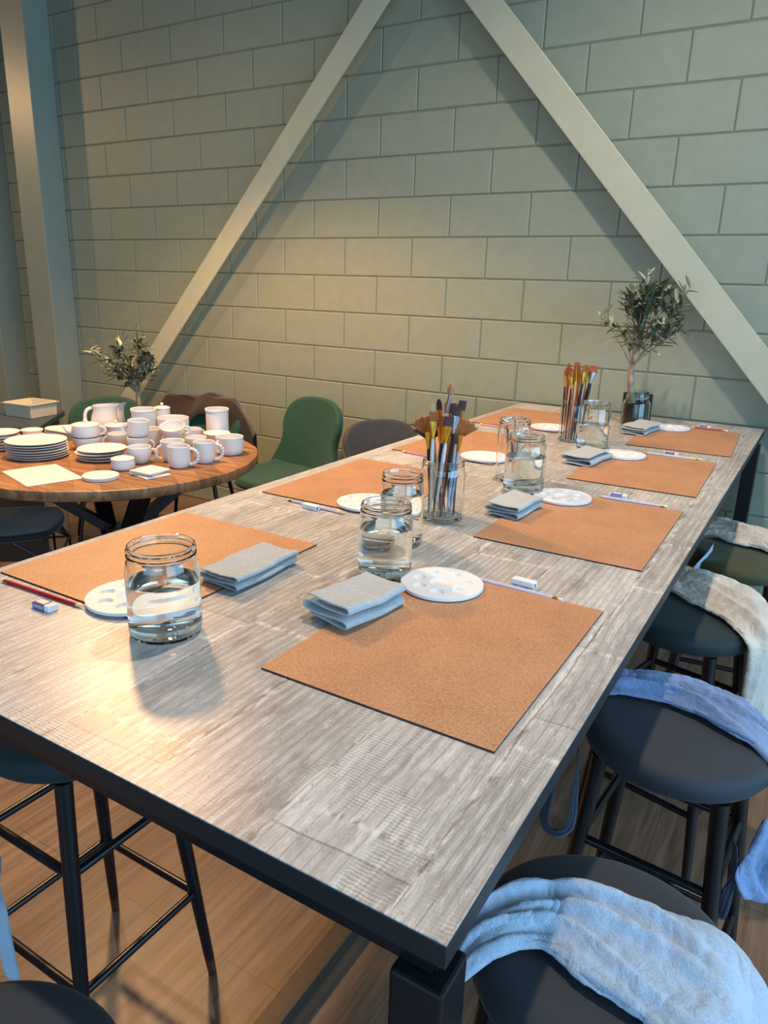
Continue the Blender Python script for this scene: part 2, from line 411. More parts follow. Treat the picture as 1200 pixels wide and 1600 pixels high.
# ------------------------------------------------------------------ the room
YW = 3.145; HX0, HX1 = -8.6, 3.5; CEIL = 4.45
def build_room():
    struct(G().box(((HX0+HX1)/2, -.3, -.05), (HX1-HX0+.4, 7.4, .1)).make('floor', M['floor'], smooth=False))
    struct(G().box(((HX0+HX1)/2, -.3, CEIL+.05), (HX1-HX0+.4, 7.4, .1)).make('ceiling', M['ceiling'], smooth=False))
    # block wall: recessed painted joints, each block a bevelled slab
    g = G(); g.box(((HX0+HX1)/2, YW+.104, CEIL/2), (HX1-HX0, .2, CEIL), mat=1)
    z0 = .7936+T0; row = 0.2; L = .429
    k0 = -int(z0/row)-1
    for k in range(k0, 20):
        za, zb = z0+row*k, z0+row*(k+1)
        if za >= CEIL or zb <= 0: continue
        za_, zb_ = max(za, 0), min(zb, CEIL)
        off = -.318 if k % 2 == 0 else -.5325
        n0 = math.floor((HX0-off)/L)
        for n in range(n0, n0+int((HX1-HX0)/L)+2):
            xa, xb = max(off+n*L, HX0), min(off+(n+1)*L, HX1)
            if xb-xa < .03 or zb_-za_ < .03: continue
            g.box(((xa+xb)/2, YW+.006, (za_+zb_)/2), (xb-xa-.005, .012, zb_-za_-.005), bevel=.0045, seg=1)
    struct(g.make('wall_back', [M['paint_wall'], M['paint_groove']], smooth=False))
    struct(G().box((HX0-.1, -.3, CEIL/2), (.2, 7.2, CEIL)).make('wall_left', M['white_wall'], smooth=False))
    # right wall and front wall with tall windows
    g = G(); X = HX1+.1
    g.box((X, -.3, .2), (.2, 7.2, .4)).box((X, -.3, 3.85), (.2, 7.2, 1.2)).box((X, 2.85, 1.85), (.2, .8, 2.9)).box((X, -3.1, 1.85), (.2, 1.6, 2.9))
    struct(g.make('wall_right', M['white_wall'], smooth=False))
    f = struct(G().box((X, .1, .44), (.1, 4.7, .06)).box((X, .1, 3.22), (.1, 4.7, .06)).box((X, -2.27, 1.83), (.1, .06, 2.8)).box((X, 2.42, 1.83), (.1, .06, 2.8)).box((X, .1, 1.83), (.08, .05, 2.8)).make('window_1', M['black_metal'], smooth=False))
    Y = -4.0; g = G()
    g.box((-2.55, Y, .2), (12.1, .2, .4)).box((-2.55, Y, 3.85), (12.1, .2, 1.2)).box((-5.1, Y, 1.85), (7.0, .2, 2.9)).box((3.3, Y, 1.85), (.4, .2, 2.9))
    struct(g.make('wall_front', M['white_wall'], smooth=False))
    struct(G().box((.75, Y, .44), (4.7, .1, .06)).box((.75, Y, 3.22), (4.7, .1, .06)).box((-1.57, Y, 1.83), (.06, .1, 2.8)).box((3.07, Y, 1.83), (.06, .1, 2.8)).box((.75, Y, 1.83), (.05, .08, 2.8)).make('window_2', M['black_metal'], smooth=False))
build_room()

def build_steel():
    def column(x0, x1, y0, label, nm='steel_column'):
        o = G().box(((x0+x1)/2, (y0+YW)/2, CEIL/2), (x1-x0, YW-y0, CEIL), bevel=.004).make(nm, M['column_paint'])
        return tag(o, label, 'column')
    column(-4.885, -4.635, 2.957, 'wide painted steel column reaching floor to ceiling, right of the two columns')
    column(-5.62, -5.27, 2.94, 'painted steel column at the left picture edge, left of the wider column')
    # flat braces in one plane in front of the wall
    yb, t, wd = 3.03, .012, .126
    def brace(xa, za, xb, zb, label):
        a = Vector((xa, yb, za+T0)); b = Vector((xb, yb, zb+T0)); d = b-a; Lg = d.length
        ang = math.atan2(d.z, d.x)
        o = G().box((0, 0, 0), (Lg, t, wd), bevel=.003).make('steel_brace', M['paint_steel'], loc=(a+b)/2, rot=(0, -ang, 0))
        return tag(o, label, 'brace')
    # left: z = 1.073x + c ; right: z = -1.11x + c
    cl, cr = 4.018, .205
    brace(-4.56, 1.073*-4.56+cl, -1.845, 1.073*-1.845+cl, 'slanting steel brace rising from behind the round table to the upper right')
    brace(.98, -1.107*.98+cr, -1.625, -1.107*-1.625+cr, 'slanting steel brace running down behind the high table to the right')
build_steel()

# ------------------------------------------------------------------ high table
def build_table():
    W, L = 1.114, 3.085
    t = thing('high_table', 'long high table with grey weathered wood-look top and black metal frame', 'table', (-W/2, L/2, -T0))
    g = G().box((0, 0, T0-.0008), (W, L, .0016))
    g.make('table_surface', M['table'], t, smooth=False)
    g = G().box((0, 0, T0-.015), (W+.001, L+.001, .0265), bevel=.0012)
    g.make('tabletop', M['black_edge'], t)
    g = G(); i = .016; z = T0-.044
    for s in (-1, 1):
        g.box((s*(W/2-i-.02), 0, z), (.04, L-.04, .033)); g.box((0, s*(L/2-i-.02), z), (W-.04, .04, .033))
    g.make('apron_frame', M['black_metal'], t, smooth=False)
    for sx in (-1, 1):
        for sy in (-1, 1):
            G().box((sx*(W/2-.029), sy*(L/2-.029), (T0-.062)/2), (.056, .056, T0-.062), bevel=.004).make('leg', M['black_metal'], t)
    for sy in (-1, 1):
        G().box((0, sy*(L/2-.029), .022), (W-.11, .05, .04), bevel=.003).make('foot_rail', M['black_metal'], t)
    G().box((0.012, 0, .022), (.046, L-.11, .042), bevel=.0012, seg=1).make('centre_rail', M['rail_gleam_metal'], t)
build_table()

# ------------------------------------------------------------------ hardboard sheets, palettes, pencils, erasers, cloths
ORD = ['nearest', 'second', 'third', 'farthest']
def board(x0, y0, x1, y1, rz, label):
    g = G(); w_, l_ = x1-x0, y1-y0
    g.box((0, 0, .0031), (w_, l_, .0002)); 
    o = G().box((0, 0, .0016), (w_, l_, .0032), bevel=.0004)
    ob = o.make('hardboard_sheet', [M['mdf'], M['mdf_edge']], loc=at(((x0+x1)/2, (y0+y1)/2, 0)), rot=(0, 0, rz))
    for p in ob.data.polygons:
        if abs(p.normal.z) < .5: p.material_index = 1
    g.bm.free()
    return tag(ob, label, 'board', 'hardboard sheets laid as place mats')
RB = [(-.442, .277, -.073, .770), (-.438, 1.012, -.064, 1.518), (-.440, 1.688, -.070, 2.20), (-.425, 2.34, -.062, 2.875)]
RR = [0, .012, .03, .05]
LB = [(-1.088, .281, -.692, .757), (-1.062, 1.012, -.690, 1.515), (-1.060, 1.70, -.685, 2.215), (-1.075, 2.39, -.70, 2.885)]
LR = [0, 0, 0, 0]
names_r = ['brown hardboard sheet on the near right of the high table, fully in view', 'brown hardboard sheet second from the front on the right side of the table',
           'brown hardboard sheet third from the front on the right side of the table', 'brown hardboard sheet at the far right corner of the table']
names_l = ['brown hardboard sheet at the left behind the nearest water jar', 'brown hardboard sheet on the left beside the two overlapping water jars',
           'brown hardboard sheet on the left behind the near brush jar', 'brown hardboard sheet at the far left corner against the wall']
for b, r, n in zip(RB, RR, names_r): board(*b, r, n)
for b, r, n in zip(LB, LR, names_l): board(*b, r, n)

def palette_mesh():
    R = .077; wells = [(0, 0, .023)]+[(.047*math.cos(a*PI/3.5+.3), .047*math.sin(a*PI/3.5+.3), .0125) for a in range(7)]
    def h(x, y):
        z = .0075
        for wx, wy, wr in wells:
            d = math.hypot((x-wx), (y-wy))/wr
            if d < 1: z -= .0050*(1-d**5)
            elif d < 1.18: z += .0006*math.sin((d-1)/.18*PI)
        return z
    g = G(); n = 34
    def top(u, v):
        r = R*min(v/.94, 1); a = u*2*PI; x, y = r*math.cos(a), r*math.sin(a)
        z = h(x, y)
        if v > .94: z = .0075-.0055*(v-.94)/.06; x *= 1.015; y *= 1.015
        return (x, y, z)
    g.grid(top, 128, n*2, closed_u=True)
    g.grid(lambda u, v: (R*1.015*(1-v*.985)*math.cos(u*2*PI), R*1.015*(1-v*.985)*math.sin(u*2*PI), .002 - .0015*min(1, v*12)), 128, 12, closed_u=True)
    return g
pal0 = None
def palette(x, y, z, rz, label, tilt=(0, 0)):
    global pal0
    if pal0 is None: pal0 = palette_mesh().make('paint_palette', M['palette_white']); o = pal0
    else: o = copy_tree(pal0)
    o.location = at((x, y, z)); o.rotation_euler = (tilt[0], tilt[1], rz)
    tag(o, label, 'palette', 'round white paint palettes')
BZ = .0034
palette(-.362, .706, BZ, .2, 'round white paint palette on the near right sheet beside the folded cloth')
palette(-.787, .337, BZ, .5, 'round white paint palette partly behind the nearest water jar')
palette(-.768, 1.08, BZ, .9, 'round white paint palette on the left, cut off by the two overlapping water jars')
palette(-.369, 1.448, BZ, 1.3, 'round white paint palette on the second sheet from the front on the right')
palette(-.371, 2.116, BZ, .1, 'round white paint palette on the third sheet from the front on the right')
palette(-.338, 2.80, BZ, .6, 'round white paint palette at the far right near the plant jar')
palette(-.745, 1.775, BZ, .3, 'round white paint palette just right of the near brush jar')
palette(-.752, 2.462, BZ, .8, 'round white paint palette at the back left of the far brush jar')

def pencil(tip, end, z, body, label, ferr='ferrule_gold', tipm='wood_tip', dark_end=0, eraser='eraser_white'):
    a = Vector((tip[0], tip[1], 0)); b = Vector((end[0], end[1], 0)); L = (b-a).length; ang = math.atan2((b-a).y, (b-a).x)
    t = thing('pencil', label, 'pencil', (a.x, a.y, z+.0038), ang, 'pencils on the high table')
    X = lambda x: (x, 0, 0)
    r = .0036
    G().tube([X(.020), X(L-.016)], r, 6).make('barrel', body, t, smooth=False)
    G().tube([X(.004), X(.020)], [.0009, r], 8).make('sharpened_tip', M[tipm], t)
    G().tube([X(0), X(.0045)], [.0002, .001], 6).make('lead', M['graphite'], t)
    G().tube([X(L-.018), X(L-.014), X(L-.012), X(L-.007)], [r*1.02, r*1.02, r*1.08, r*1.02], 10).make('ferrule', M[ferr], t)
    G().tube([X(L-.007), X(L-.001), X(L)], [.0032, .0032, .002], 10).make('eraser_end', M[eraser], t)
    return t
pencil((-.823, .266), (-1.046, .258), 0, M['h_red'], 'red pencil lying before the left sheet, point towards the palette')
pencil((-.335, .777), (-.149, .773), 0, M['h_lilac'], 'pale lilac pencil along the back of the near right sheet')
pencil((-.763, .976), (-.958, .990), 0, M['h_lilac'], 'pale lilac pencil on the left, passing behind a white eraser')
pencil((-.298, 1.533), (-.110, 1.537), 0, M['h_lilac'], 'pale pencil along the back of the second sheet on the right')
pencil((-.326, 2.222), (-.129, 2.226), 0, M['h_white'], 'white pencil along the back of the third sheet on the right')
pencil((-.277, 2.897), (-.126, 2.901), 0, M['h_red'], 'red pencil along the back of the far right sheet')
pencil((-.83, 1.672), (-1.010, 1.688), 0, M['h_pink'], 'pink pencil on the left just behind the near brush jar')
pencil((-.85, 2.345), (-1.020, 2.362), 0, M['h_pink'], 'pink pencil before the far left sheet')

def eraser(x, y, rz, label, sleeve='sleeve_purple', z=0, full=False):
    t = thing('eraser', label, 'eraser', (x, y, z), rz, 'erasers on the high table')
    G().box((0, 0, .0062), (.046, .019, .0118), bevel=.0016).make('rubber_block', M['eraser_white'], t)
    if sleeve:
        s = G().box((-.004, 0, .0062), (.030, .0196, .0124), bevel=.0008)
        s.box((-.004, 0, .0126), (.022, .012, .0002), mat=1)
        for k in range(7): s.box((-.015+k*.0036, -.0099, .0062), (.0012, .0002, .007), mat=1)
        s.make('paper_sleeve', [M[sleeve], M['eraser_white']], t)
    return t
eraser(-.880, .230, .03, 'white eraser in a printed sleeve lying by the red pencil', 'sleeve_purple')
eraser(-.236, .808, -.04, 'bare white eraser with a dark smudge beside the near lilac pencil', None)
eraser(-.866, .969, -.05, 'white eraser with a small black mark lying against the left lilac pencil', None)
eraser(-.246, 1.562, .03, 'white eraser in a blue sleeve behind the second sheet on the right', 'sleeve_blue')
eraser(-.232, 2.246, .03, 'white eraser in a purple sleeve by the third sheet on the right', 'sleeve_purple')
eraser(-.222, 2.928, .03, 'white eraser in a purple sleeve at the far right of the table', 'sleeve_purple')
# smudges on two erasers
for o in [o for o in bpy.data.objects if o.name.startswith('eraser') and o.type == 'EMPTY'][1:3]:
    G().box((.0232, -.003, .006), (.0004, .007, .005), bevel=.0001).make('dark_smudge', M['graphite'], o)

def cloth(cx, cy, rz, label, wd=.092, ln=.155, layers=4, H=.030, gap=.35, wavy=False, seed=0, z=0, skew=0):
    """cloth folded in layers: a serpentine profile (local x) swept along local y"""
    rnd = random.Random(seed); th = H/layers*.62; prof = []
    n = layers
    for k in range(n):
        zz = th*.55+(H-th)*k/(n-1)
        lo, hi = -wd/2, wd/2
        sgn = 1 if k % 2 == 0 else -1
        inset = rnd.uniform(0, .006) if k else 0
        if k == n-1: inset = .002
        for q in range(9):
            f = q/8; x = (lo+inset)+(hi-lo-inset)*f if sgn > 0 else hi-(hi-lo-inset)*f
            prof.append((x, zz+.0015*math.sin(f*5+k)))
        if k < n-1:   # round turn
            xe = hi if sgn > 0 else lo
            for q in range(1, 5):
                a = -PI/2+PI*q/5; r = (H-th)/(n-1)/2
                prof.append((xe+sgn*r*math.cos(a)*1.3, zz+r+r*math.sin(a)))
    nv = 26
    def fn(u, v):
        i = min(int(u*(len(prof)-1)+.5), len(prof)-1); x, zz = prof[i]
        y = (v-.5)*ln
        k = zz/H
        e = abs(v-.5)*2
        y += (.003*math.sin(i*.21+seed)+.006*k*math.sin(seed+2))*e
        x += .0025*math.sin(y*40+seed+k*2)+skew*y
        zz = zz*(1+gap*.35*(math.sin(v*6+seed)*.3+(.35 if v < .5 else -.1)*k)) 
        if wavy and (v < .06 or v > .94): y += .003*math.sin(i*3.1)
        if wavy and i < 9: x += .0022*math.sin(y*420)*(1-i/8)
        return (x, y, zz+.0012*math.sin(i*.30+v*9+seed)*k)
    o = G().grid(fn, len(prof), nv).make('folded_cloth', M['terry'], loc=at((cx, cy, z)), rot=(0, 0, rz), solid=th*.72, subd=1)
    return tag(o, label, 'cloth', 'folded grey cleaning cloths')
cloth(-.437, .522, -.17, 'folded grey cloth resting on the near right sheet before the palette', seed=1, z=.0036, wd=.088, ln=.15, layers=4, H=.040, gap=.45)
cloth(-.703, .555, .02, 'folded grey cloth with scalloped edge right of the nearest water jar', seed=2, wavy=True, wd=.088, ln=.185, layers=4, H=.028, z=.0036)
cloth(-.437, 1.262, -.08, 'folded grey cloth on the second place on the right, before its palette', seed=3, wd=.085, ln=.15, layers=4, H=.032, z=.0036, gap=.6)
cloth(-.452, 1.965, -.12, 'folded grey cloth on the third place on the right', seed=4, wd=.09, ln=.19, layers=3, H=.03, z=.0036)
cloth(-.430, 2.65, -.12, 'folded grey cloth at the far right beside the plant jar', seed=5, wd=.09, ln=.21, layers=4, H=.032, z=.0036)

# ------------------------------------------------------------------ glass jars
def jar(cx, cy, r, h, water=None, label='', rn=None, shoulder=.80, group='glass jars on the high table', fac=0):
    rn = rn or r*.90; t_ = .0028
    t = thing('glass_jar', label, 'jar', (cx, cy, 0.0004), 0, group)
    hs = h*shoulder; hn = hs+(h-hs)*.38
    def prof(o):
        rr, nn = r-o, rn-o
        return [(rr-.009, 0), (rr-.003, .003), (rr-.0004, .009), (rr, .018), (rr, hs-.012), (rr-.0015, hs-.002), (rr-(rr-nn)*.55, hs+(hn-hs)*.55), (nn, hn)]
    out = prof(0); neck = h-hn
    out += [(rn+.0022, hn+neck*.10), (rn+.0022, hn+neck*.20), (rn, hn+neck*.30), (rn, hn+neck*.48), (rn+.0018, hn+neck*.56), (rn+.0018, hn+neck*.64), (rn, hn+neck*.74), (rn+.0008, hn+neck*.88), (rn+.0004, h-.001), (rn-.001, h)]
    inn = [(rn-.0028, h-.0006), (rn-.0035, h-.003), (rn-.0032, hn+.002), (rn-.0032-.0002, hn)]
    ip = [(a, b) for a, b in prof(t_)][::-1][1:]
    inn += [(a, max(b, .0062)) for a, b in ip if b > .006] + [(r-t_-.006, .0066), (.02, .0052), (0, .0062)]
    G().lathe([(0, .0022), (r*.55, .0018), (r*.7, .0)]+out+inn, 64).make('jar_body', M['glass'], t)
    if water:
        wr = r-t_+.0004
        p = [(0, .0060), (r-t_-.0055, .0064), (r-t_-.0022, .0085), (r-t_, .014), (wr, .020), (wr, water-.001), (wr-.0012, water), (0, water-.0004)]
        G().lathe(p, 64).make('water', M['water'], t)
    return t
jar(-.648, .286, .0575, .150, .091, 'large glass jar half full of water, nearest to the camera')
jar(-.489, .705, .0530, .146, .097, 'front glass water jar of the overlapping pair in the middle of the table')
jar(-.556, .885, .0480, .160, .115, 'glass water jar directly behind the front one of the overlapping pair')
jar(-.568, 1.107, .0550, .147, None, 'glass jar full of many large brushes, nearer of the two tall brush jars', shoulder=.84)
jar(-.566, 1.566, .0480, .185, None, 'tall glass jar holding short fine brushes, behind a water jar', shoulder=.86)
jar(-.486, 1.456, .0560, .165, .105, 'glass water jar in front of the jar of fine brushes', shoulder=.82, rn=.047)
jar(-.602, 2.278, .0520, .159, None, 'glass jar holding an orange-tipped brush bunch at the back', shoulder=.88)
jar(-.500, 2.190, .0560, .170, .090, 'glass water jar beside the back brush jar', shoulder=.88, rn=.049)

# ------------------------------------------------------------------ brushes
def brush(base, top, kind, handle, ferr, br, label, L=None, r=.0034, group=None, z0=0, small=False):
    a = Vector(base); b = Vector(top); d = b-a; L = L or d.length
    t = thing('paint_brush', label, 'brush', a, 0, group)
    fa = .45+(random.uniform(-.12, .12) if kind == 'fan' else random.uniform(-.6, .6)); zx = d.normalized()
    xx = Vector((math.cos(fa), math.sin(fa), 0)); xx = (xx-zx*xx.dot(zx)).normalized(); yy = zx.cross(xx)
    t.rotation_mode = 'QUATERNION'; t.rotation_quaternion = Matrix((xx, yy, zx)).transposed().to_quaternion()
    Z = lambda z: (0, 0, z)
    bl = {'round': .027, 'flat': .025, 'fan': .034, 'fine': .013, 'mop': .028, 'filbert': .028}[kind]*(1 if not small else .8)
    fl = .042 if kind != 'fine' else .022
    hz = L-bl-fl
    seg = 10
    G().tube([Z(0), Z(.004), Z(hz*.35), Z(hz*.82), Z(hz)], [r*.35, r*.5, r*.8, r*1.25, r*.95], seg).make('handle', M[handle], t)
    if kind in ('flat', 'fan', 'filbert'):
        wd = {'flat': r*2.6, 'fan': r*2.0, 'filbert': r*2.2}[kind]
        def fer(u, v):
            k = v; rx = r*.95+(wd-r*.95)*k; ry = r*.95+(r*.55-r*.95)*k
            return (rx*math.cos(u*2*PI), ry*math.sin(u*2*PI), hz-.002+fl*v)
        G().grid(fer, 14, 7, closed_u=True).make('ferrule', M[ferr], t)
        zt = hz+fl-.004
        if kind == 'fan':
            def fn(u, v):
                a_ = (u-.5)*2.0; rad = .006+v*(bl+.004)*(1+.05*math.sin(u*40))
                return (math.sin(a_)*rad*1.05+ (u-.5)*.010*(1-v), .0006*math.sin(u*60), zt+math.cos(a_)*rad-.004)
            G().grid(fn, 33, 6).make('bristles', M[br], t, solid=.0022)
        else:
            def fn(u, v):
                a_ = u*2*PI; e = 1
                if kind == 'filbert': e = math.sqrt(max(0, 1-max(0, v-.45)**2/.32))
                y = r*.55*(1-v*.75)*math.sin(a_); x = wd*e*(1.03 if v < .6 else 1-.1*(v-.6))*math.cos(a_)
                return (x, y, zt+bl*v)
            g = G().grid(fn, 14, 7, closed_u=True); 
            bmesh.ops.holes_fill(g.bm, edges=g.bm.edges[:], sides=0)
            g.make('bristles', M[br], t)
    else:
        fr = r*1.15 if kind == 'mop' else r*.95
        G().tube([Z(hz-.002), Z(hz+fl*.2), Z(hz+fl*.25), Z(hz+fl)], [r*1.05, r*1.0, r*1.1, fr*(.85 if kind != 'fine' else .5)], seg).make('ferrule', M[ferr], t)
        b0 = hz+fl-.002; br_r = fr*(.85 if kind != 'fine' else .5)
        if kind == 'mop': pr = [br_r, br_r*1.7, br_r*2.1, br_r*1.7, br_r*1.1]
        else: pr = [br_r, br_r*1.15, br_r*1.0, br_r*.5, br_r*.08]
        G().tube([Z(b0+bl*k/4) for k in range(5)], pr, seg).make('bristles', M[br], t)
    return t

def brush_set(cx, cy, items, zb, group):
    for (bx, by, tx, ty, tz, kind, h, f, b, label, r) in items:
        brush((cx+bx, cy+by, zb), (cx+tx, cy+ty, tz), kind, h, f, b, label, r=r, group=group)
g1 = 'brushes in the near tall brush jar'
D = [ # base offset, top offset, height, kind ...
 (-.024, -.016, .016, -.010, .333, 'mop', 'h_white', 'ferrule_silver', 'b_tan', 'longest brush with white handle and tan round head, standing highest in the near jar', .0046),
 (-.032, .004, -.045, -.010, .245, 'fan', 'h_black', 'ferrule_gold', 'b_amber', 'amber fan brush spreading at the left of the near brush jar', .0036),
 (-.026, .016, -.050, .012, .228, 'fan', 'h_wood', 'ferrule_gold', 'b_dark', 'dark red fan brush lowest at the left of the near brush jar', .0034),
 (.026, -.004, .048, -.012, .250, 'fan', 'h_blue', 'ferrule_gold', 'b_amber', 'wide amber fan brush leaning out right of the near brush jar', .0038),
 (-.012, -.034, -.018, -.030, .268, 'flat', 'h_white', 'ferrule_gold', 'b_amber', 'white-handled brush with broad gold ferrule at the front of the near brush jar', .0042),
 (-.002, -.030, .026, -.034, .262, 'flat', 'h_white', 'ferrule_gold', 'b_dark', 'white-handled brush with dark flat bristles in the near brush jar', .0042),
 (-.018, -.004, .008, -.020, .258, 'flat', 'h_plum', 'ferrule_gold', 'b_amber', 'plum-handled brush behind the white ones in the near brush jar', .0048),
 (.014, -.028, .038, -.020, .286, 'flat', 'h_black', 'ferrule_silver', 'b_dark', 'brush with a square dark head rising at the right of the near brush jar', .0040),
 (-.006, .010, .040, .006, .296, 'flat', 'h_wood', 'ferrule_gold', 'b_dark', 'wood-handled brush with dark square tip highest on the right of the near brush jar', .0036),
 (.008, -.018, .018, -.010, .235, 'round', 'h_orange', 'ferrule_gold', 'b_amber', 'orange-handled brush in the middle of the near brush jar', .0050),
 (-.004, .028, -.030, .016, .292, 'filbert', 'h_plum', 'ferrule_gold', 'b_dark', 'brush with dark pointed head at the upper left of the near brush jar', .0036),
 (-.020, .026, -.044, .004, .285, 'filbert', 'h_wood', 'ferrule_gold', 'b_cream', 'cream-tipped brush at the upper left of the near brush jar', .0034),
 (.010, .022, -.010, .020, .288, 'filbert', 'h_black', 'ferrule_gold', 'b_tan', None, .0036),
 (.020, .014, .004, .024, .284, 'flat', 'h_plum', 'ferrule_gold', 'b_dark', None, .0036),
 (.000, .036, .014, .030, .284, 'filbert', 'h_black', 'ferrule_gold', 'b_amber', None, .0036),
 (.026, .016, .024, .024, .276, 'filbert', 'h_navy', 'ferrule_gold', 'b_tan', None, .0036),
 (.034, .002, .030, .006, .248, 'round', 'h_navy', 'ferrule_silver', 'b_amber', None, .0036),
 (.026, -.022, .044, -.026, .222, 'round', 'h_blue', 'ferrule_silver', 'b_dark', None, .0036),
 (-.030, -.010, -.034, .000, .262, 'round', 'h_green', 'ferrule_gold', 'b_amber', None, .0034),
 (-.012, .018, -.016, .002, .252, 'flat', 'h_plum', 'ferrule_gold', 'b_amber', None, .0036),
]
fallback = ['tan filbert brush at the back of the near brush jar', 'dark flat brush at the back centre of the near brush jar', 'amber filbert brush behind the long white one in the near jar',
  'navy-handled tan brush at the back right of the near jar', 'navy-handled round brush with silver ferrule in the near jar', 'light-blue-handled brush with silver ferrule low at the right of the near jar',
  'green-handled brush at the left inside the near brush jar', 'plum-handled amber flat brush left of the centre in the near jar']
fi = 0; items = []
for it in D:
    it = list(it)
    if it[9] is None: it[9] = fallback[fi]; fi += 1
    items.append(tuple(it))
brush_set(-.568, 1.107, items, .0095, g1)
g2 = 'orange-tipped brushes in the back brush jar'
def far_brushes():
    cx, cy = -.602, 2.278; rnd = random.Random(4); hs = ['h_wood', 'h_orange', 'h_plum', 'h_white', 'h_navy', 'h_wood', 'h_orange', 'h_plum']
    brush((cx+.02, cy-.01, .0095), (cx+.058, cy-.008, .292), 'flat', 'h_black', 'ferrule_silver', 'b_amber', 'thick black-handled brush with wide silver ferrule at the right of the back jar', r=.0060, group=g2)
    brush((cx+.006, cy-.03, .0095), (cx+.030, cy-.024, .270), 'round', 'h_navy', 'ferrule_silver', 'b_amber', 'dark-handled brush with silver ferrule at the front of the back jar', r=.0048, group=g2)
    k = 0
    for i in range(22):
        a = 2*PI*i/22+.2; r0 = (.036, .024, .012)[i % 3]; r1 = (.050, .034, .018)[i % 3]
        ax, ay = math.cos(a), math.sin(a)
        if ax > .62 and ay < .5 and i % 3 == 0: continue
        brush((cx+ax*r0-.004, cy+ay*r0, .0095), (cx+ax*r1+.002, cy+ay*r1*.9, .268+rnd.uniform(0, .032)), ['filbert', 'flat', 'round'][i % 3], hs[i % 8], 'ferrule_gold', 'b_amber',
              'slim brush with orange-brown bristles packed in the back brush jar', r=.0034, group='slim orange-tipped brushes in the back jar')
far_brushes()
def fine_brushes():
    cx, cy = -.566, 1.566; rnd = random.Random(8)
    for i in range(10):
        a = 2*PI*i/10; r0 = .028; r1 = .034
        if i in (3, 4, 5): col, lab, g = 'h_black', 'short brush with white barrel leaning left in the tall fine-brush jar', 'short brushes leaning left in the fine-brush jar'
        else: col, lab, g = 'h_white', 'short fine brush standing in the tall fine-brush jar', 'short brushes in the fine-brush jar'
        brush((cx-math.cos(a)*r0*.4, cy-math.sin(a)*r0*.4, .0095), (cx+math.cos(a)*r1, cy+math.sin(a)*r1*.8, .150+.045*rnd.random()), 'fine', ['h_white', 'h_wood', 'h_orange', 'h_red'][i % 4], 'ferrule_silver', ['b_amber', 'b_dark'][i % 2], lab, r=.0028, group=g, small=True)
fine_brushes()

# ------------------------------------------------------------------ olive branches in jars
def olive(cx, cy, z, H, blob, seed, label, trunk_pts, nleaf=230, pale=.2, reach=None):
    rnd = random.Random(seed)
    t = thing('olive_branch', label, 'plant', (cx, cy, z), 0, None)
    g = G(); P_ = [Vector(p) for p in trunk_pts]
    g.tube(P_, [.016, .013, .010, .007], 10)
    g.tube([P_[0]+Vector((-.008, .004, 0)), P_[1]+Vector((-.006, 0, 0)), P_[2]+Vector((-.012, 0, .0))], [.011, .008, .005], 8)
    lv = G(); lp = G(); fr = G()
    cz = blob[2]; twigs = []
    for i in range(30):
        a = rnd.uniform(0, 2*PI); el = rnd.uniform(-.55, 1.25)
        R = Vector((blob[3]*math.cos(a)*math.cos(el), blob[4]*math.sin(a)*math.cos(el), blob[5]*math.sin(el)))
        tip = Vector(blob[:3])+R*rnd.uniform(.75, 1.0)
        twigs.append((P_[-1 if rnd.random() < .6 else -2].copy(), tip))
    for e in (reach or []): twigs.append((P_[-2].copy(), Vector(e)))
    for k, (a, b) in enumerate(twigs):
        mid = (a+b)/2+Vector((rnd.uniform(-.02, .02), rnd.uniform(-.02, .02), rnd.uniform(0, .03)))
        pts = [a, (a+mid)/2+Vector((0, 0, .005)), mid, b]
        g.tube(pts, [.0030, .0025, .002, .001], 5)
        n = int(nleaf/len(twigs))
        for j in range(n):
            f = .35+.65*(j+.5)/n; p = mid.lerp(b, (f-.35)/.65) if f > .5 else a.lerp(mid, f*2)
            if f <= .5 and rnd.random() < .4: continue
            d = (b-a).normalized(); sdir = Vector((rnd.uniform(-1, 1), rnd.uniform(-1, 1), rnd.uniform(-.7, .8))).normalized()
            dr = (d*.7+sdir).normalized(); ll = rnd.uniform(.042, .078); wd = ll*rnd.uniform(.11, .17)
            side = dr.cross(Vector((rnd.uniform(-.3, .3), rnd.uniform(-.3, .3), 1))).normalized(); nrm = side.cross(dr)
            droop = rnd.uniform(-.002, .012)
            def fn(u, v, p=p, dr=dr, side=side, nrm=nrm, ll=ll, wd=wd, droop=droop):
                ww = wd*math.sin(PI*min(1, u*.93+.05))**.8
                return p+dr*ll*u+side*ww*(v-.5)*2+nrm*(abs(v-.5)*ww*.6-droop*u*u)
            isp = rnd.random() < pale or (reach and k >= 30)
            (lp if isp else lv).grid(fn, 7, 3)
    g.make('stem', M['bark'], t)
    lv.make('foliage', M['leaf'], t); lp.make('pale_foliage', M['leaf_pale'], t)
    for k in range(6):
        a, b = twigs[rnd.randrange(len(twigs))]; p = a.lerp(b, rnd.uniform(.7, .98))
        fr.lathe([(0, -.009), (.005, -.006), (.0068, 0), (.005, .006), (0, .009)], 10, c=p)
    fr.make('olive_fruit', M['olive_fruit'], t)
    return t
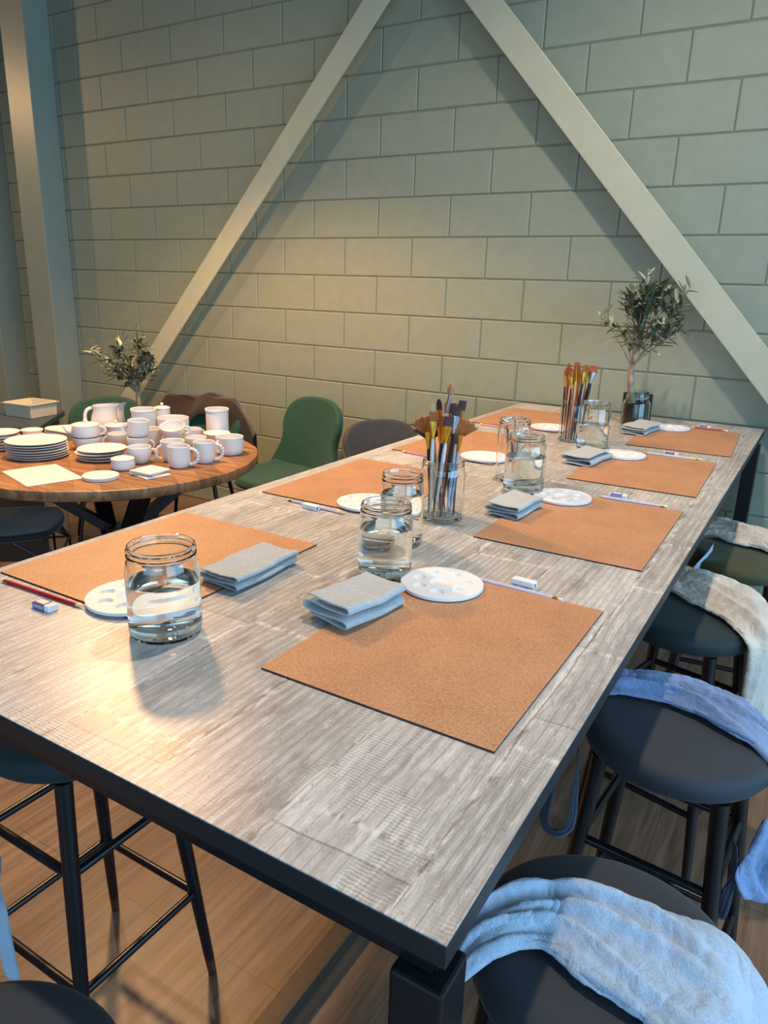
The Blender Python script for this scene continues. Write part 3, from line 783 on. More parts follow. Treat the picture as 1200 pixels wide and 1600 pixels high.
def plant_jar(cx, cy, z, r, h, fill, label):
    t = thing('plant_jar', label, 'jar', (cx, cy, z+.0004), 0); rn = r*.8; hs = h*.72; th = .003
    o = [(0, .002), (r*.7, .001), (r-.006, 0), (r-.001, .005), (r, .012), (r, hs-.01), (r-.004, hs), (rn, hs+.012), (rn+.002, hs+.016), (rn+.002, hs+.02), (rn, hs+.024), (rn, h-.002), (rn-.001, h)]
    i = [(rn-.003, h-.001), (rn-.0032, hs+.012), (r-th-.004, hs-.002), (r-th, hs-.012), (r-th, .012), (r-.009, .006), (0, .006)]
    G().lathe(o+i, 48).make('jar_body', M['glass'], t)
    G().lathe([(0, .0065), (r-.009, .0068), (r-th-.0006, .013), (r-th-.0006, fill-.002), (r-th-.003, fill+.001), (0, fill+.002)], 40).make('dark_filling', M['soil'], t)
    return t
plant_jar(-.492, 2.815, 0, .057, .143, .088, 'glass jar with dark filling holding the tall olive branch at the back of the table')
olive(-.492, 2.815, .092, .56, (.0, 0, .34, .165, .15, .185), 5, 'tall olive branch with grey-green leaves at the far end of the high table',
      [(-.02, 0, 0), (-.036, 0, .08), (-.04, 0, .15), (-.02, 0, .23)] , 430, .13, reach=[(-.02, -.02, .56), (.16, 0, .50), (-.20, 0, .36)])
tag(G().box((0, 0, .064), (.125, .006, .128), bevel=.002).make('card_holder', M['black_metal'], loc=at((-.505, 2.886, 0)), rot=(0, 0, .1)), 'black upright card holder just behind the plant jar', 'holder')

# ------------------------------------------------------------------ bar stools
def make_stool(seatm):
    t = bpy.data.objects.new('bar_stool', None); COL.objects.link(t); t.empty_display_size = .1
    HS = T0-.225
    R = .168
    G().lathe([(0, HS-.055), (R-.030, HS-.055), (R-.008, HS-.050), (R-.001, HS-.040), (R, HS-.028), (R-.004, HS-.014), (R-.016, HS-.005), (R-.04, HS-.001), (0, HS)], 64).make('seat', seatm, t)
    sp = []
    for i in range(4):
        a = PI/4+PI/2*i; d = Vector((math.cos(a), math.sin(a), 0))
        f = lambda z: (.160+(.105-.160)*(z/(T0-.28)))*2**.5
        top = d*f(T0-.28)+Vector((0, 0, T0-.28)); z1 = .045
        low = d*f(z1)+Vector((0, 0, z1)); bot = d*f(0)
        lg = G().tube([top, (top+low)/2, low], [.0155, .0145, .0105], 16).make('leg', M['black_metal'], t)
        G().tube([low, bot], [.0103, .0088], 16).make('foot_cap', M['brass_tip'], lg)
        sp.append((d, f))
    for z in (T0-.46, T0-.70):
        for i in range(4):
            d0, f = sp[i]; d1, _ = sp[(i+1) % 4]
            G().tube([d0*f(z)+Vector((0, 0, z)), d1*f(z)+Vector((0, 0, z))], .0085, 12).make('stretcher', M['black_metal'], t)
    return t
st_slate = make_stool(M['seat_slate'])
def place_stool(x, y, rz, seatm, label, first=False):
    o = st_slate if first else copy_tree(st_slate)
    o.location = (x, y, 0); o.rotation_euler = (0, 0, rz)
    if seatm is not M['seat_slate']:
        for c in o.children:
            if c.name.startswith('seat'):
                c.data = c.data.copy(); c.data.materials[0] = seatm
    return tag(o, label, 'stool', 'round bar stools around the high table')
place_stool(.085, .300, 0, M['seat_slate'], 'slate grey round bar stool nearest on the right, under a pale blue apron', True)
place_stool(.070, .860, -.08, M['seat_slate'], 'slate grey round bar stool second on the right, under a deeper blue apron')
place_stool(-.006, 1.424, -.227, M['seat_teal'], 'dark teal round bar stool under a sand coloured apron')
place_stool(.050, 1.990, .1, M['seat_olive'], 'olive green round bar stool, last one on the right near the wall')
place_stool(-.905, .280, 0, M['seat_teal'], 'dark teal round bar stool tucked under the left of the table, legs in view')
place_stool(-.390, -.243, .3, M['seat_slate'], 'slate grey bar stool seat cut off at the bottom left corner')

# ------------------------------------------------------------------ aprons over the stools
def catmull(P_, t):
    n = len(P_)-1; x = min(max(t, 0), 1)*n; i = min(int(x), n-1); f = x-i
    p0, p1, p2, p3 = P_[max(i-1, 0)], P_[i], P_[i+1], P_[min(i+2, n)]
    return .5*((2*p1)+(-p0+p2)*f+(2*p0-5*p1+4*p2-p3)*f*f+(-p0+3*p1-3*p2+p3)*f**3)
def crumple(o, strength, scale, seed=0):
    tx = bpy.data.textures.new('crumple', 'MUSGRAVE'); tx.musgrave_type = 'RIDGED_MULTIFRACTAL'; tx.noise_scale = scale
    tx.octaves = 3; tx.dimension_max = 1.2; tx.lacunarity = 2; tx.noise_intensity = .6
    md = o.modifiers.new('crumple', 'DISPLACE'); md.texture = tx; md.strength = strength*.5; md.mid_level = .55; md.texture_coords = 'LOCAL'
def apron(name, mat, rows_far, rows_near, label, seed, nf=3.5, amp=.016, loc=(0, 0, 0), straps=(), zbump=.012, nu=90, nv=60):
    """cloth between two edge curves (far edge, near edge), with folds running along it"""
    rnd = random.Random(seed); A = [Vector(p) for p in rows_far]; B = [Vector(p) for p in rows_near]
    ph = [rnd.uniform(0, 6.3) for _ in range(10)]
    t = thing(name, label, 'apron', loc, 0, 'linen aprons left on the stools')
    def fn(u, v):
        a = catmull(A, u); b = catmull(B, u)
        p = a.lerp(b, v)
        du = (catmull(A, min(1, u+.02))-catmull(A, max(0, u-.02))).normalized(); dv = (b-a).normalized()
        n = dv.cross(du); n = n.normalized() if n.length > 1e-6 else Vector((0, 0, 1))
        if n.z < 0 and abs(n.z) > .3: n = -n
        if abs(n.z) <= .3 and n.x < 0: n = -n
        env = math.sin(PI*min(1, max(0, v*1.0)))**.45
        hgt = zbump*env*(1+.35*math.sin(u*6+ph[0])*math.sin(v*4+ph[1]))
        for k in range(int(nf)+2):
            c0 = (k+.5)/(int(nf)+2)+.10*math.sin(u*(3.2+k)+ph[k])+.05*math.sin(u*9+ph[k+1]); wdt = .030+.022*math.sin(u*5+ph[k+2])**2
            st = .35+.65*math.sin(u*(2.2+.7*k)+ph[k+3])**2; x_ = (v-c0)/wdt
            hgt += env*amp*1.15*st*math.exp(-x_*x_*(1 if x_ < 0 else .25))
        hgt += env*(amp*.16*math.sin(u*16+ph[4]+3*v)*math.sin(v*9+ph[5])+amp*.07*math.sin(u*37+v*11+ph[6])*math.sin(v*23+ph[7]-u*9))
        return p+n*(hgt+.003)+dv*.008*math.sin(u*15+ph[8])*(1-env)
    body = G().grid(fn, nu, nv).make('cloth_body', mat, t, solid=.0018, subd=1)
    crumple(body, -.014, .080, seed)
    crumple(body, -.0045, .024, seed+1)
    # hem seam
    def hem(u, v):
        p = Vector(fn(u, .93)); q = Vector(fn(u, .985)); r_ = p.lerp(q, v); return r_+Vector((0, 0, .0016))
    G().grid(hem, 90, 3).make('hem', mat, t, solid=.001)
    for (pts, wd, m_) in straps:
        P_ = [Vector(p) for p in pts]
        def sf(u, v):
            c = catmull(P_, u); d = (catmull(P_, min(1, u+.02))-catmull(P_, max(0, u-.02))).normalized()
            side = d.cross(Vector((.8, -.5, .2))).normalized(); side = Euler((0, 0, 1.2*math.sin(u*6+ph[1]))).to_matrix() @ side
            return c+side*wd*(v-.5)
        G().grid(sf, 50, 5).make('strap', m_, t, solid=.0012)
        if m_ is M['linen_navy']:
            g = G()
            for off in (.32, .68): g.grid(lambda u, v, off=off: sf(u, off+(v-.5)*.09), 50, 2)
            g.make('stripes', M['stripe_dark'], t, solid=.0022)
    return t
ZS = -.222
apron('apron', M['linen_blue'],
  [(-.085, .225, ZS-.004), (-.062, .288, ZS+.004), (.03, .352, ZS+.006), (.13, .386, ZS+.004), (.205, .384, ZS-.002), (.262, .345, ZS-.035), (.30, .30, ZS-.14), (.30, .29, ZS-.30)],
  [(-.066, .115, ZS-.05), (-.035, .175, ZS-.004), (.02, .235, ZS+.004), (.09, .225, ZS+.004), (.15, .205, ZS+.002), (.205, .18, ZS-.012), (.265, .12, ZS-.14), (.27, .10, ZS-.30)],
  'pale blue linen apron crumpled across the nearest right stool', 3, nf=3.0, amp=.012, zbump=.010)
apron('apron', M['linen_deep'],
  [(-.09, .96, ZS-.01), (-.062, .985, ZS+.004), (.035, 1.02, ZS+.006), (.10, 1.02, ZS+.004), (.165, 1.01, ZS), (.225, .96, ZS-.03), (.265, .90, ZS-.10), (.275, .87, ZS-.20), (.285, .86, ZS-.27)],
  [(-.085, .885, ZS-.02), (-.058, .892, ZS+.002), (.05, .900, ZS+.004), (.14, .868, ZS+.004), (.215, .845, ZS-.006), (.245, .80, ZS-.05), (.225, .765, ZS-.12), (.21, .75, ZS-.18), (.23, .745, ZS-.23)],
  'deeper blue linen apron folded over the second right stool, hem hanging down', 7, nf=3.4, amp=.011, zbump=.010,
  straps=[([(-.075, .90, -.222), (-.098, .83, -.232), (-.088, .77, -.262), (-.074, .73, -.33), (-.068, .70, -.40), (-.090, .70, -.432), (-.116, .70, -.42), (-.112, .70, -.34), (-.106, .74, -.28), (-.104, .81, -.238), (-.080, .88, -.220)], .020, M['linen_navy']),
          ([(.20, .76, -.36), (.205, .75, -.42), (.19, .745, -.47), (.20, .74, -.50), (.205, .745, -.45), (.21, .76, -.38)], .018, M['linen_navy'])])
apron('apron', M['linen_sand'],
  [(-.09, 1.66, ZS-.01), (-.06, 1.655, ZS+.016), (.0, 1.65, ZS+.022), (.06, 1.63, ZS+.018), (.13, 1.60, ZS+.010), (.21, 1.53, ZS-.03), (.26, 1.48, ZS-.15), (.27, 1.46, ZS-.30)],
  [(-.085, 1.50, ZS-.01), (-.062, 1.50, ZS+.004), (.0, 1.455, ZS+.004), (.06, 1.40, ZS+.004), (.11, 1.355, ZS), (.150, 1.325, ZS-.03), (.150, 1.30, ZS-.15), (.165, 1.29, ZS-.25)],
  'sand coloured linen apron spread over the dark teal stool and hanging down its side', 12, nf=2.6, amp=.012, zbump=.012)
apron('apron', M['linen_sand'],
  [(-.085, 2.25, ZS-.01), (-.05, 2.24, ZS+.014), (.0, 2.23, ZS+.020), (.06, 2.21, ZS+.016), (.13, 2.18, ZS+.01), (.20, 2.14, ZS-.03), (.24, 2.11, ZS-.15)],
  [(-.085, 2.09, ZS-.01), (-.05, 2.08, ZS+.002), (.0, 2.06, ZS+.004), (.06, 2.04, ZS+.004), (.13, 2.01, ZS), (.19, 1.98, ZS-.03), (.21, 1.96, ZS-.13)],
  'pale linen apron bunched on the olive green stool with a loose strap', 19, nf=3.2, amp=.014, zbump=.012,
  straps=[([(-.085, 1.99, -.195), (-.05, 1.96, -.198), (-.02, 1.93, -.200), (-.025, 1.88, -.215), (-.045, 1.84, -.26), (-.055, 1.83, -.31)], .028, M['linen_blue'])])
def strap_left():
    t = thing('apron_tie', 'long blue fabric tie hanging from the teal stool at the left picture edge', 'apron tie', (0, 0, 0), 0)
    for pts, wd in (([(-.925, .115, -.235), (-.928, .106, -.29), (-.915, .10, -.40), (-.905, .10, -.47), (-.920, .10, -.60), (-.912, .10, -.72)], .024),
                    ([(-.965, .115, -.235), (-.968, .10, -.33), (-.972, .10, -.45), (-.962, .10, -.55), (-.955, .10, -.64), (-.97, .10, -.66)], .032)):
        P_ = [Vector(p) for p in pts]
        def sf(u, v):
            c = catmull(P_, u); a = 1.1*math.sin(u*9)
            return c+Vector((math.cos(a), math.sin(a), 0))*wd*(v-.5)
        G().grid(sf, 60, 5).make('strap', M['linen_blue'], t, solid=.0012)
strap_left()

# ------------------------------------------------------------------ round table
ZR = -.18; RC = (-2.40, 1.60); RR_ = .62
def round_table():
    t = thing('round_table', 'round brown wooden table with crossed dark legs, covered with white ceramics', 'table', (RC[0], RC[1], -T0))
    h = T0+ZR
    G().lathe([(0, h-.045), (RR_-.012, h-.045), (RR_-.003, h-.040), (RR_, h-.030), (RR_+.001, h-.015), (RR_-.002, h-.004), (RR_-.010, h), (0, h)], 96, rfun=lambda a: 1+.004*math.sin(9*a)+.003*math.sin(23*a)).make('tabletop', M['acacia'], t)
    for k in range(4):
        a = PI/4+k*PI/2+.25; d = Vector((math.cos(a), math.sin(a), 0))
        p0 = d*.42+Vector((0, 0, h-.05)); p1 = -d*.10+Vector((0, 0, h*.45)); p2 = -d*.46+Vector((0, 0, .02))
        def beam(A, B, wd=.07, th=.04):
            v = B-A; g = G(); m = v.to_track_quat('X', 'Z').to_euler()
            g.box((A+B)/2, (v.length, wd, th), rot=m, bevel=.003); return g
        sgn = 1 if k % 2 == 0 else -1
        off = d.cross(Vector((0, 0, 1)))*.05*sgn
        beam(p0+off, p2+off*.5).make('leg', M['black_metal'], t)
    G().lathe([(0, h*.40), (.06, h*.40), (.06, h*.56), (0, h*.56)], 24).make('centre_hub', M['black_metal'], t)
round_table()

P0 = M['porcelain']
def cer_handle(g, r, z0, z1, out=.024, ang=0, th=.0045, n=12, c=(0, 0, 0)):
    pts = []
    for i in range(n+1):
        a = PI/2-PI*i/n; zz = (z0+z1)/2+(z1-z0)/2*math.sin(a); x = r-.004+out*math.cos(a)**.8 if math.cos(a) > 0 else r-.004
        pts.append(Vector((x*math.cos(ang), x*math.sin(ang), zz)))
    g.tube(pts, th, 8, flatten=1.3); return g
def cup_profile(r, h, taper=.85, th=.0035, rbase=None, round_=.35):
    rb = r*taper; o = [(0, .0008), (rb*.72, 0), (rb*.9, .003)]
    for i in range(1, 9):
        f = i/8; o.append((rb*.92+(r-rb*.92)*min(1, f/round_)**.6 if f < round_ else r, .003+(h-.003)*f))
    ins = [(a-th, max(b, .006)) for a, b in o[:2:-1]]
    o += [(r-th/2, h+.0012)]
    return o+[(a, b-(.001 if i == 0 else 0)) for i, (a, b) in enumerate(ins)]+[(rb*.6, .006), (0, .0055)]
def ceramic(name, label, cat, x, y, z, build, rz=0, tilt=None, group=None):
    """build(root) adds the parts; single body things come back as one object"""
    t = thing(name, label, cat, (x, y, z), rz, group)
    if tilt: t.rotation_euler = (tilt[0], tilt[1], rz)
    build(t); return t
def mug(r, h, ang, taper=.9, out=.026, beads=False, round_=.25, hz=(.2, .8)):
    def b(t):
        G().lathe(cup_profile(r, h, taper, round_=round_), 40).make('mug_body', P0, t)
        if beads:
            g = G()
            for i in range(9):
                a = PI/2-PI*i/8; xx = r+.001+.030*math.cos(a); zz = h*.5+h*.36*math.sin(a)
                g.lathe([(0, -.0085), (.006, -.006), (.0085, 0), (.006, .006), (0, .0085)], 10, c=(xx*math.cos(ang), xx*math.sin(ang), zz))
            g.make('beaded_handle', P0, t)
        elif ang is not None:
            cer_handle(G(), r, h*hz[0], h*hz[1], out, ang, .0042).make('handle', P0, t)
    return b
VIEW = math.atan2(-.46-1.6, .2+2.4)      # direction from the round table towards the camera
RT = VIEW+PI/2                           # pointing right in the picture
LT = VIEW-PI/2
cer = 'white ceramics on the round table'
ceramic('mug', 'white mug with a beaded handle in the front right of the round table', 'mug', -1.990, 1.593, ZR, mug(.0445, .088, RT-.25, beads=True))
ceramic('mug', 'white mug with a beaded handle just right of and behind the other beaded mug', 'mug', -1.972, 1.716, ZR, mug(.0445, .088, RT-.15, beads=True))
ceramic('mug', 'wide low white mug at the right edge of the ceramics', 'mug', -2.000, 1.900, ZR, mug(.060, .078, LT+.5, taper=.95, out=.02))
ceramic('mug', 'rounded white mug with its handle at the left, behind the front beaded mug', 'mug', -2.085, 1.650, ZR, mug(.050, .088, LT+.3, taper=.7, round_=.7))
ceramic('cup', 'small white cup with round handle in front of the stacked mugs', 'cup', -2.170, 1.548, ZR, mug(.0485, .068, RT, taper=.7, round_=.6))
ceramic('mug', 'white mug stacked on top of another, its handle to the left', 'mug', -2.312, 1.670, ZR+.074, mug(.044, .070, LT, taper=.95), tilt=(.0, .06))
ceramic('mug', 'lower white mug of the stack, its handle to the right', 'mug', -2.310, 1.663, ZR, mug(.045, .072, RT-.2, taper=.8, round_=.5))
ceramic('cup', 'tilted white cup leaning on other cups in the middle of the table', 'cup', -2.262, 1.822, ZR+.052, mug(.055, .058, RT, taper=.6, round_=.8), tilt=(.25, .18))
ceramic('bowl', 'small white bowl under the tilted cup', 'bowl', -2.268, 1.826, ZR, mug(.050, .050, None, taper=.7, round_=.7))
ceramic('cup', 'white cup behind and left of the front rounded mug, between the beaded mugs', 'cup', -2.170, 1.866, ZR, mug(.048, .058, LT, taper=.7, round_=.6))
ceramic('cup', 'small white cup partly hidden behind the tilted cup', 'cup', -2.310, 1.985, ZR, mug(.042, .062, RT+.4, taper=.8))
ceramic('cup', 'white cup standing behind the stacked mugs at their right', 'cup', -2.375, 1.800, ZR, mug(.046, .082, RT+.8, taper=.75, round_=.5))
ceramic('cup', 'white cup with its handle at the left, left of the stacked mugs', 'cup', -2.466, 1.688, ZR, mug(.045, .064, LT, taper=.6, round_=.8))
def shallow(r, h):
    def b(t):
        o = [(0, .0006), (r*.5, 0), (r*.6, .002), (r*.85, h*.5), (r, h), (r-.002, h+.0015), (r-.004, h), (r*.82, h*.5+.003), (r*.55, .006), (0, .006)]
        G().lathe(o, 40).make('bowl_body', P0, t)
    return b
ceramic('bowl', 'shallow white bowl below the tall cylinder on the right', 'bowl', -2.190, 2.020, ZR, shallow(.062, .052))
ceramic('bowl', 'deep white bowl with a plain rim near the brown coat', 'bowl', -2.437, 1.985, ZR, mug(.075, .100, None, taper=.8, round_=.5))
def cylinder(r, h):
    def b(t):
        o = [(0, .001), (r*.9, 0), (r*.97, .003), (r*.98, h-.012), (r*1.04, h-.010), (r*1.05, h-.003), (r*1.02, h), (r*.93, h-.001), (r*.92, h-.01), (r*.92, .006), (0, .006)]
        G().lathe(o, 40).make('pot_body', P0, t)
    return b
ceramic('utensil_pot', 'tall white cylinder pot standing alone at the right back of the table', 'pot', -2.270, 2.110, ZR, cylinder(.054, .146))
ceramic('utensil_pot', 'tall white cylinder pot behind the stacked mugs', 'pot', -2.520, 1.885, ZR, cylinder(.056, .146))
def lidded(r, h, knob=True, spout=None, hang=None, belly=.0):
    def b(t):
        o = [(0, .001), (r*.8, 0), (r*(.95+belly), .006), (r*(1+belly), h*.45), (r*.93, h*.92), (r*.93, h), (r*.88, h), (r*.88, h*.9), (r*.9, h*.4), (r*.8, .006), (0, .006)]
        G().lathe(o, 40).make('pot_body', P0, t)
        l_ = G().lathe([(0, h+.012), (r*.3, h+.011), (r*.75, h+.008), (r*.97, h+.004), (r*.98, h+.001), (r*.9, h), (0, h)], 40)
        if knob: l_.lathe([(0, h+.010), (.004, h+.011), (.004, h+.016), (.008, h+.020), (.007, h+.025), (0, h+.027)], 14)
        l_.make('lid', P0, t)
        if spout is not None:
            d = Vector((math.cos(spout), math.sin(spout), 0))
            G().tube([d*r*.85+Vector((0, 0, h*.35)), d*(r+.016)+Vector((0, 0, h*.62)), d*(r+.028)+Vector((0, 0, h*1.0))], [.013, .010, .007], 12).make('spout', P0, t)
        if hang is not None: cer_handle(G(), r*.95, h*.2, h*.85, .028, hang, .005).make('handle', P0, t)
    return b
ceramic('teapot', 'small white lidded teapot stacked on a bowl, its spout to the left', 'teapot', -2.551, 1.587, ZR+.054, lidded(.060, .052, True, LT, RT-.1))
ceramic('bowl', 'white bowl underneath the small teapot', 'bowl', -2.551, 1.587, ZR, mug(.060, .053, None, taper=.65, round_=.7))
ceramic('sugar_pot', 'white lidded pot just right of the small teapot', 'pot', -2.560, 1.755, ZR, lidded(.052, .078, True))
ceramic('round_box', 'low round white lidded box at the front before the small cup', 'box', -2.139, 1.437, ZR, lidded(.0465, .040, False))
def pitcher(r, h, spout, hang):
    def b(t):
        def rf(a):
            return 1
        g = G(); n = 48
        prof = [(r*.7, 0), (r*.95, .01), (r*1.05, h*.3), (r*.95, h*.6), (r*.78, h*.85), (r*.82, h), (r*.78, h), (r*.72, h*.84), (r*.88, h*.58), (r*.97, h*.3), (r*.85, .012), (0, .008)]
        bm0 = G().lathe([(0, .001)]+prof, n)
        for v in bm0.bm.verts:
            z = v.co.z
            if z > h*.7:
                a = math.atan2(v.co.y, v.co.x); da = math.atan2(math.sin(a-spout), math.cos(a-spout))
                k = math.exp(-(da/.38)**2)*(z-h*.7)/(h*.3)
                v.co.x += math.cos(spout)*.022*k; v.co.y += math.sin(spout)*.022*k; v.co.z += .006*k
        bm0.make('pitcher_body', P0, t)
        cer_handle(G(), r*.92, h*.28, h*.92, .034, hang, .006).make('handle', P0, t)
    return b
ceramic('pitcher', 'big white pitcher at the back left, its spout to the right', 'pitcher', -2.755, 1.850, ZR, pitcher(.062, .140, RT-.1, LT))
ceramic('pitcher', 'white jug half hidden behind the big pitcher', 'pitcher', -2.832, 1.972, ZR, pitcher(.048, .125, RT, LT))
ceramic('lidded_jar', 'white jar with a rounded lid half hidden behind the cylinder pot', 'jar', -2.560, 2.035, ZR, lidded(.04, .125, True))
def plate_mesh(r, h=.010):
    return G().lathe([(0, .0012), (r*.62, .001), (r*.66, 0), (r*.70, .001), (r*.97, h*.75), (r, h*.95), (r-.001, h), (r*.97, h), (r*.72, h*.45), (r*.66, .0036), (0, .0034)], 64)
def plate_stack(x, y, r, n, step, label, grp, z=ZR, jit=.003, seed=0, h=.010, nm='plate', wob=0):
    rnd = random.Random(seed); p0 = None
    for k in range(n):
        if p0 is None: p0 = plate_mesh(r, h).make(nm, P0); o = p0
        else: o = p0.copy(); COL.objects.link(o)
        o.location = at((x+rnd.uniform(-jit, jit), y+rnd.uniform(-jit, jit), z+k*step)); o.rotation_euler = (rnd.uniform(-wob, wob), rnd.uniform(-wob, wob), rnd.uniform(0, 6))
        lab = label[0] if k == n-1 else (label[1] if k == 0 else label[2])
        tag(o, lab, nm if nm != 'saucer' else 'plate', grp)
plate_stack(-2.583, 1.370, .120, 7, .0105, ('top plate of the big stack of white dinner plates at the left front', 'bottom plate of the big stack of white dinner plates at the left front', 'white dinner plate in the middle of the big stack at the left front'), 'big stack of dinner plates', seed=1)
plate_stack(-2.350, 1.500, .098, 4, .0125, ('top plate of the smaller stack of four beside the lidded box', 'bottom plate of the smaller stack of four beside the lidded box', 'white plate in the middle of the smaller stack of four'), 'small stack of plates', seed=2, jit=.005)
plate_stack(-2.825, 1.365, .077, 6, .0125, ('top white dish of the stack at the left picture edge', 'bottom white dish of the stack at the left picture edge', 'white dish within the stack at the left picture edge'), 'stack of dishes at the left edge', seed=3, h=.014, nm='dish')
ceramic('bowl', 'little shallow white bowl behind the big plate stack', 'bowl', -2.960, 1.600, ZR+.008, shallow(.050, .026))
plate_stack(-2.955, 1.605, .062, 1, .01, ('white saucer under the little shallow bowl',)*3, 'saucer under little bowl', seed=4, h=.007, nm='plate')
# heart-shaped plates
def heart_plate(z, label, dx=0):
    out = []
    for i in range(64):
        a = 2*PI*i/64; r = .112*(1+.16*math.cos(3*a+.5)); out.append((r*math.cos(a)*1.0, r*math.sin(a)*.9))
    g = G().prism(out, 0, .0065, bevel=.0018)
    o = g.make('wavy_plate', P0, loc=at((-2.845+dx, 1.72, z)), rot=(0, 0, VIEW+.4))
    return tag(o, label, 'plate', 'wavy-edged plates')
for k, lb in enumerate(['bottom plate of the wavy-edged stack at the back left', 'lower middle wavy-edged white plate', 'upper middle wavy-edged white plate', 'top wavy-edged white plate behind the big plate stack']):
    heart_plate(ZR+.001+k*.0105, lb, .003*k)
# round and square tiles
for k in range(2):
    tag(G().lathe([(0, 0), (.064, 0), (.066, .0015), (.066, .0055), (.0645, .007), (0, .007)], 56).make('round_tile', P0, loc=at((-2.090+.002*k, 1.291-.002*k, ZR+.0005+k*.0075))),
        ['lower round white tile lying at the front edge of the round table', 'upper round white tile with a flat top at the front edge of the round table'][k], 'tile', 'round tiles')
for k, (dx, dy, rz, lb) in enumerate([(.01, .0, .15, 'lowest square white tile near the beaded mug'), (-.012, .012, .62, 'turned square white tile in the middle of the tile pile'), (0, .004, .38, 'top square white tile of the little pile before the mugs')]):
    tag(G().box((0, 0, .0035), (.108, .108, .0065), bevel=.0012).make('square_tile', P0, loc=at((-1.985+dx, 1.432+dy, ZR+.0005+k*.0072)), rot=(0, 0, rz-.35)), lb, 'tile', 'square tiles')
# paper sheet with printed lines
def paper():
    m = N('printed_paper'); v = m.coords()
    br = m.n('ShaderNodeTexBrick'); br.offset = .3; br.inputs['Scale'].default_value = 1; br.inputs['Brick Width'].default_value = .021; br.inputs['Row Height'].default_value = .011
    br.inputs['Mortar Size'].default_value = .0036; br.inputs['Color1'].default_value = BW(.22); br.inputs['Color2'].default_value = BW(.45); br.inputs['Mortar'].default_value = srgb(228, 216, 220)
    m.l(v, br.inputs['Vector'])
    sep = m.n('ShaderNodeSeparateXYZ'); m.l(v, sep.inputs[0])
    inx = m.math('LESS_THAN', m.math('ABSOLUTE', sep.outputs[0]), .080); iny = m.math('LESS_THAN', m.math('ABSOLUTE', sep.outputs[1]), .105)
    ms = m.math('MULTIPLY', m.math('MULTIPLY', inx, iny), .6)
    c = m.mix(ms, srgb(228, 216, 220), br.outputs['Color'])
    mat = m.done(c, .7)
    o = G().grid(lambda u, v: ((u-.5)*.205, (v-.5)*.285, .0012+.0015*math.sin(u*3)*math.sin(v*4)**2), 14, 18).make('paper_sheet', mat, loc=at((-2.30, 1.190, ZR)), rot=(0, 0, 1.30), solid=.0004)
    tag(o, 'printed white paper sheet lying at the front edge of the round table', 'paper')
paper()
plant_jar(-2.735, 2.035, ZR, .042, .095, .060, 'small glass jar with dark filling behind the big pitcher')
olive(-2.735, 2.035, ZR+.064, .45, (-.02, 0, .265, .125, .11, .165), 9, 'olive branch with dark leaves rising from the round table, one pale sprig to the left',
      [(.0, 0, 0), (.012, 0, .06), (.012, 0, .11), (.01, 0, .16)], 300, .08, reach=[(-.33, 0, .31), (-.29, -.02, .35), (-.27, 0, .26)])

# ------------------------------------------------------------------ counter and storage box behind on the left
def counter_():
    t = thing('low_counter', 'dark blue-grey low counter at the left behind the round table', 'counter', (-3.76, 1.65, -T0), .70)
    G().box((0, 0, T0-.205), (1.05, .50, .03), bevel=.003).make('counter_top', M['counter'], t)
    G().box((0, 0, (T0-.22)/2), (1.0, .44, T0-.22), bevel=.003).make('cabinet_body', M['velvet_dark'], t)
counter_()
def storage_box():
    t = thing('storage_box', 'empty beige plastic storage box on the dark counter', 'box', (-3.52, 1.975, -.1895), 0.12)
    def shell(s, zz): return
    g = G(); W_, D_, H_ = .185, .17, .072
    for sx in (-1, 1): g.box((sx*W_/2, 0, H_/2+.002), (.004, D_, H_), rot=(0, sx*.10, 0))
    for sy in (-1, 1): g.box((0, sy*D_/2, H_/2+.002), (W_+.006, .004, H_), rot=(-sy*.10, 0, 0))
    g.box((0, 0, .003), (W_-.004, D_-.004, .004)); g.make('box_body', M['box_plastic'], t, smooth=False)
    r = G()
    for sx in (-1, 1): r.box((sx*(W_/2+.009), 0, H_+.001), (.014, D_+.03, .005), bevel=.001)
    for sy in (-1, 1): r.box((0, sy*(D_/2+.009), H_+.001), (W_+.03, .014, .005), bevel=.001)
    r.make('rim', M['box_plastic'], t)
storage_box()

